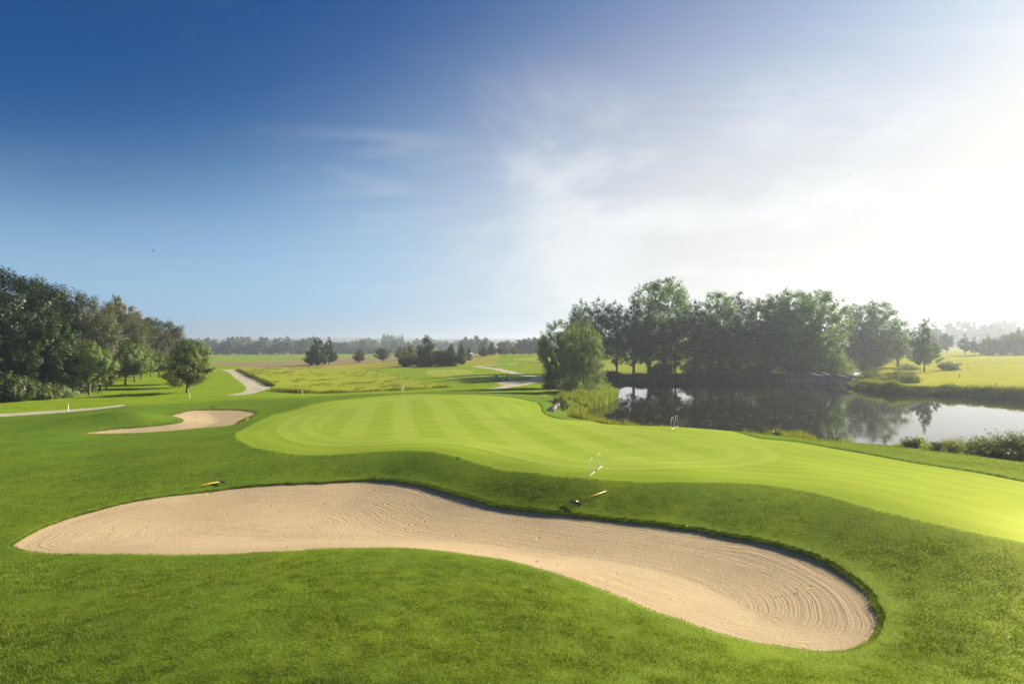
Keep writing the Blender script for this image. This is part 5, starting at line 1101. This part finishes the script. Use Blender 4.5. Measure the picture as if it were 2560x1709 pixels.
def person():
    L = P(249.5, 985.5); o = empty('person', L, math.radians(12))
    J = {'pel': (0, 0, 0.95), 'spi': (0, 0.01, 1.12), 'che': (0, 0.02, 1.34), 'neck': (0, 0.01, 1.50), 'hd0': (0, -0.02, 1.58), 'hd1': (0, -0.03, 1.68), 'hd2': (0, -0.02, 1.76),
         'sl': (-0.19, 0.02, 1.42), 'el': (-0.30, -0.06, 1.17), 'wl': (-0.10, -0.27, 1.30), 'hl': (-0.05, -0.31, 1.36), 'sr': (0.19, 0.02, 1.42), 'er': (0.31, -0.04, 1.17), 'wr': (0.12, -0.26, 1.29), 'hr': (0.06, -0.31, 1.36),
         'pl': (-0.10, 0, 0.90), 'kl': (-0.17, -0.03, 0.49), 'al': (-0.23, 0.02, 0.09), 'tl': (-0.25, -0.14, 0.045), 'pr': (0.10, 0, 0.90), 'kr': (0.17, -0.02, 0.49), 'ar': (0.22, 0.03, 0.09), 'tr': (0.25, -0.13, 0.045)}
    E = [('pel','spi'),('spi','che'),('che','neck'),('neck','hd0'),('hd0','hd1'),('hd1','hd2'),('che','sl'),('sl','el'),('el','wl'),('wl','hl'),('che','sr'),('sr','er'),('er','wr'),('wr','hr'),('pel','pl'),('pl','kl'),('kl','al'),('al','tl'),('pel','pr'),('pr','kr'),('kr','ar'),('ar','tr')]
    Rd = dict(pel=0.155, spi=0.15, che=0.17, neck=0.06, hd0=0.082, hd1=0.10, hd2=0.07, sl=0.085, el=0.06, wl=0.042, hl=0.038, sr=0.085, er=0.06, wr=0.042, hr=0.038, pl=0.115, kl=0.078, al=0.055, tl=0.045, pr=0.115, kr=0.078, ar=0.055, tr=0.045)
    ks = list(J); me = bpy.data.meshes.new('body'); me.from_pydata([J[k] for k in ks], [(ks.index(a), ks.index(b)) for a, b in E], []); b = link('body', me, o)
    sk = b.modifiers.new('skin', 'SKIN'); sk.use_smooth_shade = True
    for i, k in enumerate(ks):
        sv = me.skin_vertices[0].data[i] if me.skin_vertices else None
        if sv: sv.radius = (Rd[k], Rd[k]*(0.72 if k in ('pel', 'spi', 'che') else 1.0))
    if not me.skin_vertices:
        bpy.context.view_layer.objects.active = b; 
    ss = b.modifiers.new('sub', 'SUBSURF'); ss.levels = 1; ss.render_levels = 1
    dg = bpy.context.evaluated_depsgraph_get(); ev = b.evaluated_get(dg); nm = bpy.data.meshes.new_from_object(ev); b.modifiers.clear(); b.data = nm; nm.name = 'body'
    nm.materials.clear()
    for mt in (simple_mat('skin', (0.5, 0.3, 0.22), 0.6, 0.3, var=0.08), simple_mat('black_jacket', (0.012, 0.012, 0.014), 0.8, 0.2), simple_mat('dark_trousers', (0.03, 0.028, 0.03), 0.85, 0.2), simple_mat('shoes', (0.02, 0.018, 0.016), 0.6, 0.3)): nm.materials.append(mt)
    for p in nm.polygons:
        c = p.center; p.use_smooth = True; hand = c.y < -0.285 and c.z > 1.2
        p.material_index = 0 if (c.z > 1.515 or hand) else 1 if c.z > 0.93 else 2 if c.z > 0.11 else 3
    mb = MB(); V = []; Fs = []; nu, nv = 12, 6
    for j in range(nv+1):
        for k in range(nu):
            a = 2*math.pi*k/nu; q = math.pi*0.62*j/nv; V.append((0.112*math.sin(q)*math.cos(a), -0.012+0.122*math.sin(q)*math.sin(a)+0.02, 1.70+0.125*math.cos(q)+(0.05 if math.sin(a) < -0.5 and j > 3 else 0)))
    for j in range(nv):
        for k in range(nu): Fs.append((j*nu+k, (j+1)*nu+k, (j+1)*nu+(k+1) % nu, j*nu+(k+1) % nu))
    mb.add(V, Fs); mb.build('hair', simple_mat('fair_hair', (0.42, 0.31, 0.16), 0.7, 0.3), o, True)
    mb = MB(); mb.tube([(0, -0.115, 1.655), (0, -0.15, 1.635), (0, -0.125, 1.615)], [0.01, 0.018, 0.012], 6); mb.build('nose', nm.materials[0], o, True)
    for s in (-1, 1): mb = MB(); mb.tube([(s*0.035, -0.118, 1.68), (s*0.035, -0.128, 1.68)], [0.012, 0.01], 6); mb.build('eye', M_BLACK, o)
    tag(o, 'person in black jacket and dark trousers standing among the orchard trees', 'person')
    cb = empty('shoulder_bag', (L[0]+0.20, L[1]-0.02, L[2]+0.80)); mb = MB(); mb.box((0.05, 0, 0.05), (0.16, 0.28, 0.24), 0, 0.85); mb.build('bag_body', simple_mat('bag_fabric', (0.06, 0.06, 0.065), 0.8, 0.2), cb)
    MB().tube([(0.02, -0.02, 0.14), (-0.06, -0.14, 0.36), (-0.22, -0.16, 0.56), (-0.34, -0.02, 0.68)], 0.012, 5).build('strap', M_BLACK, cb); tag(cb, 'dark bag hanging at the standing person\'s hip', 'bag')
person()

def birds():
    for px, py, Y, lab, s in [(383,626,60,'small dark bird high in the blue sky above the left wood',1.0),(1615,368,70,'tiny bird in the pale sky above the pond wood',0.9),(2122,438,70,'tiny bird in the white glare of the sky on the right',0.9)]:
        o = empty('bird', ((px-CX)/F*Y, Y, CAMZ-(py-CY)/F*Y), 0.6*s); o.scale = (s*0.75,)*3
        MB().tube([(-0.12, 0, 0), (-0.08, 0, 0.0), (0, 0, 0.005), (0.08, 0, 0.01), (0.12, 0, 0.02), (0.15, 0, 0.015)], [0.008, 0.02, 0.035, 0.025, 0.022, 0.004], 8).build('body', M_BLACK, o, True)
        for w in (-1, 1):
            mb = MB(); V = [(0.05, 0, 0.02), (-0.04, 0, 0.02), (-0.05, w*0.1, 0.07), (0.07, w*0.1, 0.075), (-0.06, w*0.24, 0.05)]; mb.add(V, [(0, 1, 2, 3), (3, 2, 4)]); mb.add([(x, y, z+0.006) for x, y, z in V], [(3, 2, 1, 0), (4, 2, 3)]); mb.build('wing', M_BLACK, o)
        mb = MB(); mb.add([(-0.11, 0, 0.0), (-0.2, -0.03, 0), (-0.2, 0.03, 0), (-0.15, 0, 0.008)], [(0, 1, 3), (0, 3, 2), (1, 2, 3), (0, 2, 1)]); mb.build('tail', M_BLACK, o); tag(o, lab, 'bird', 'birds in flight')
birds()
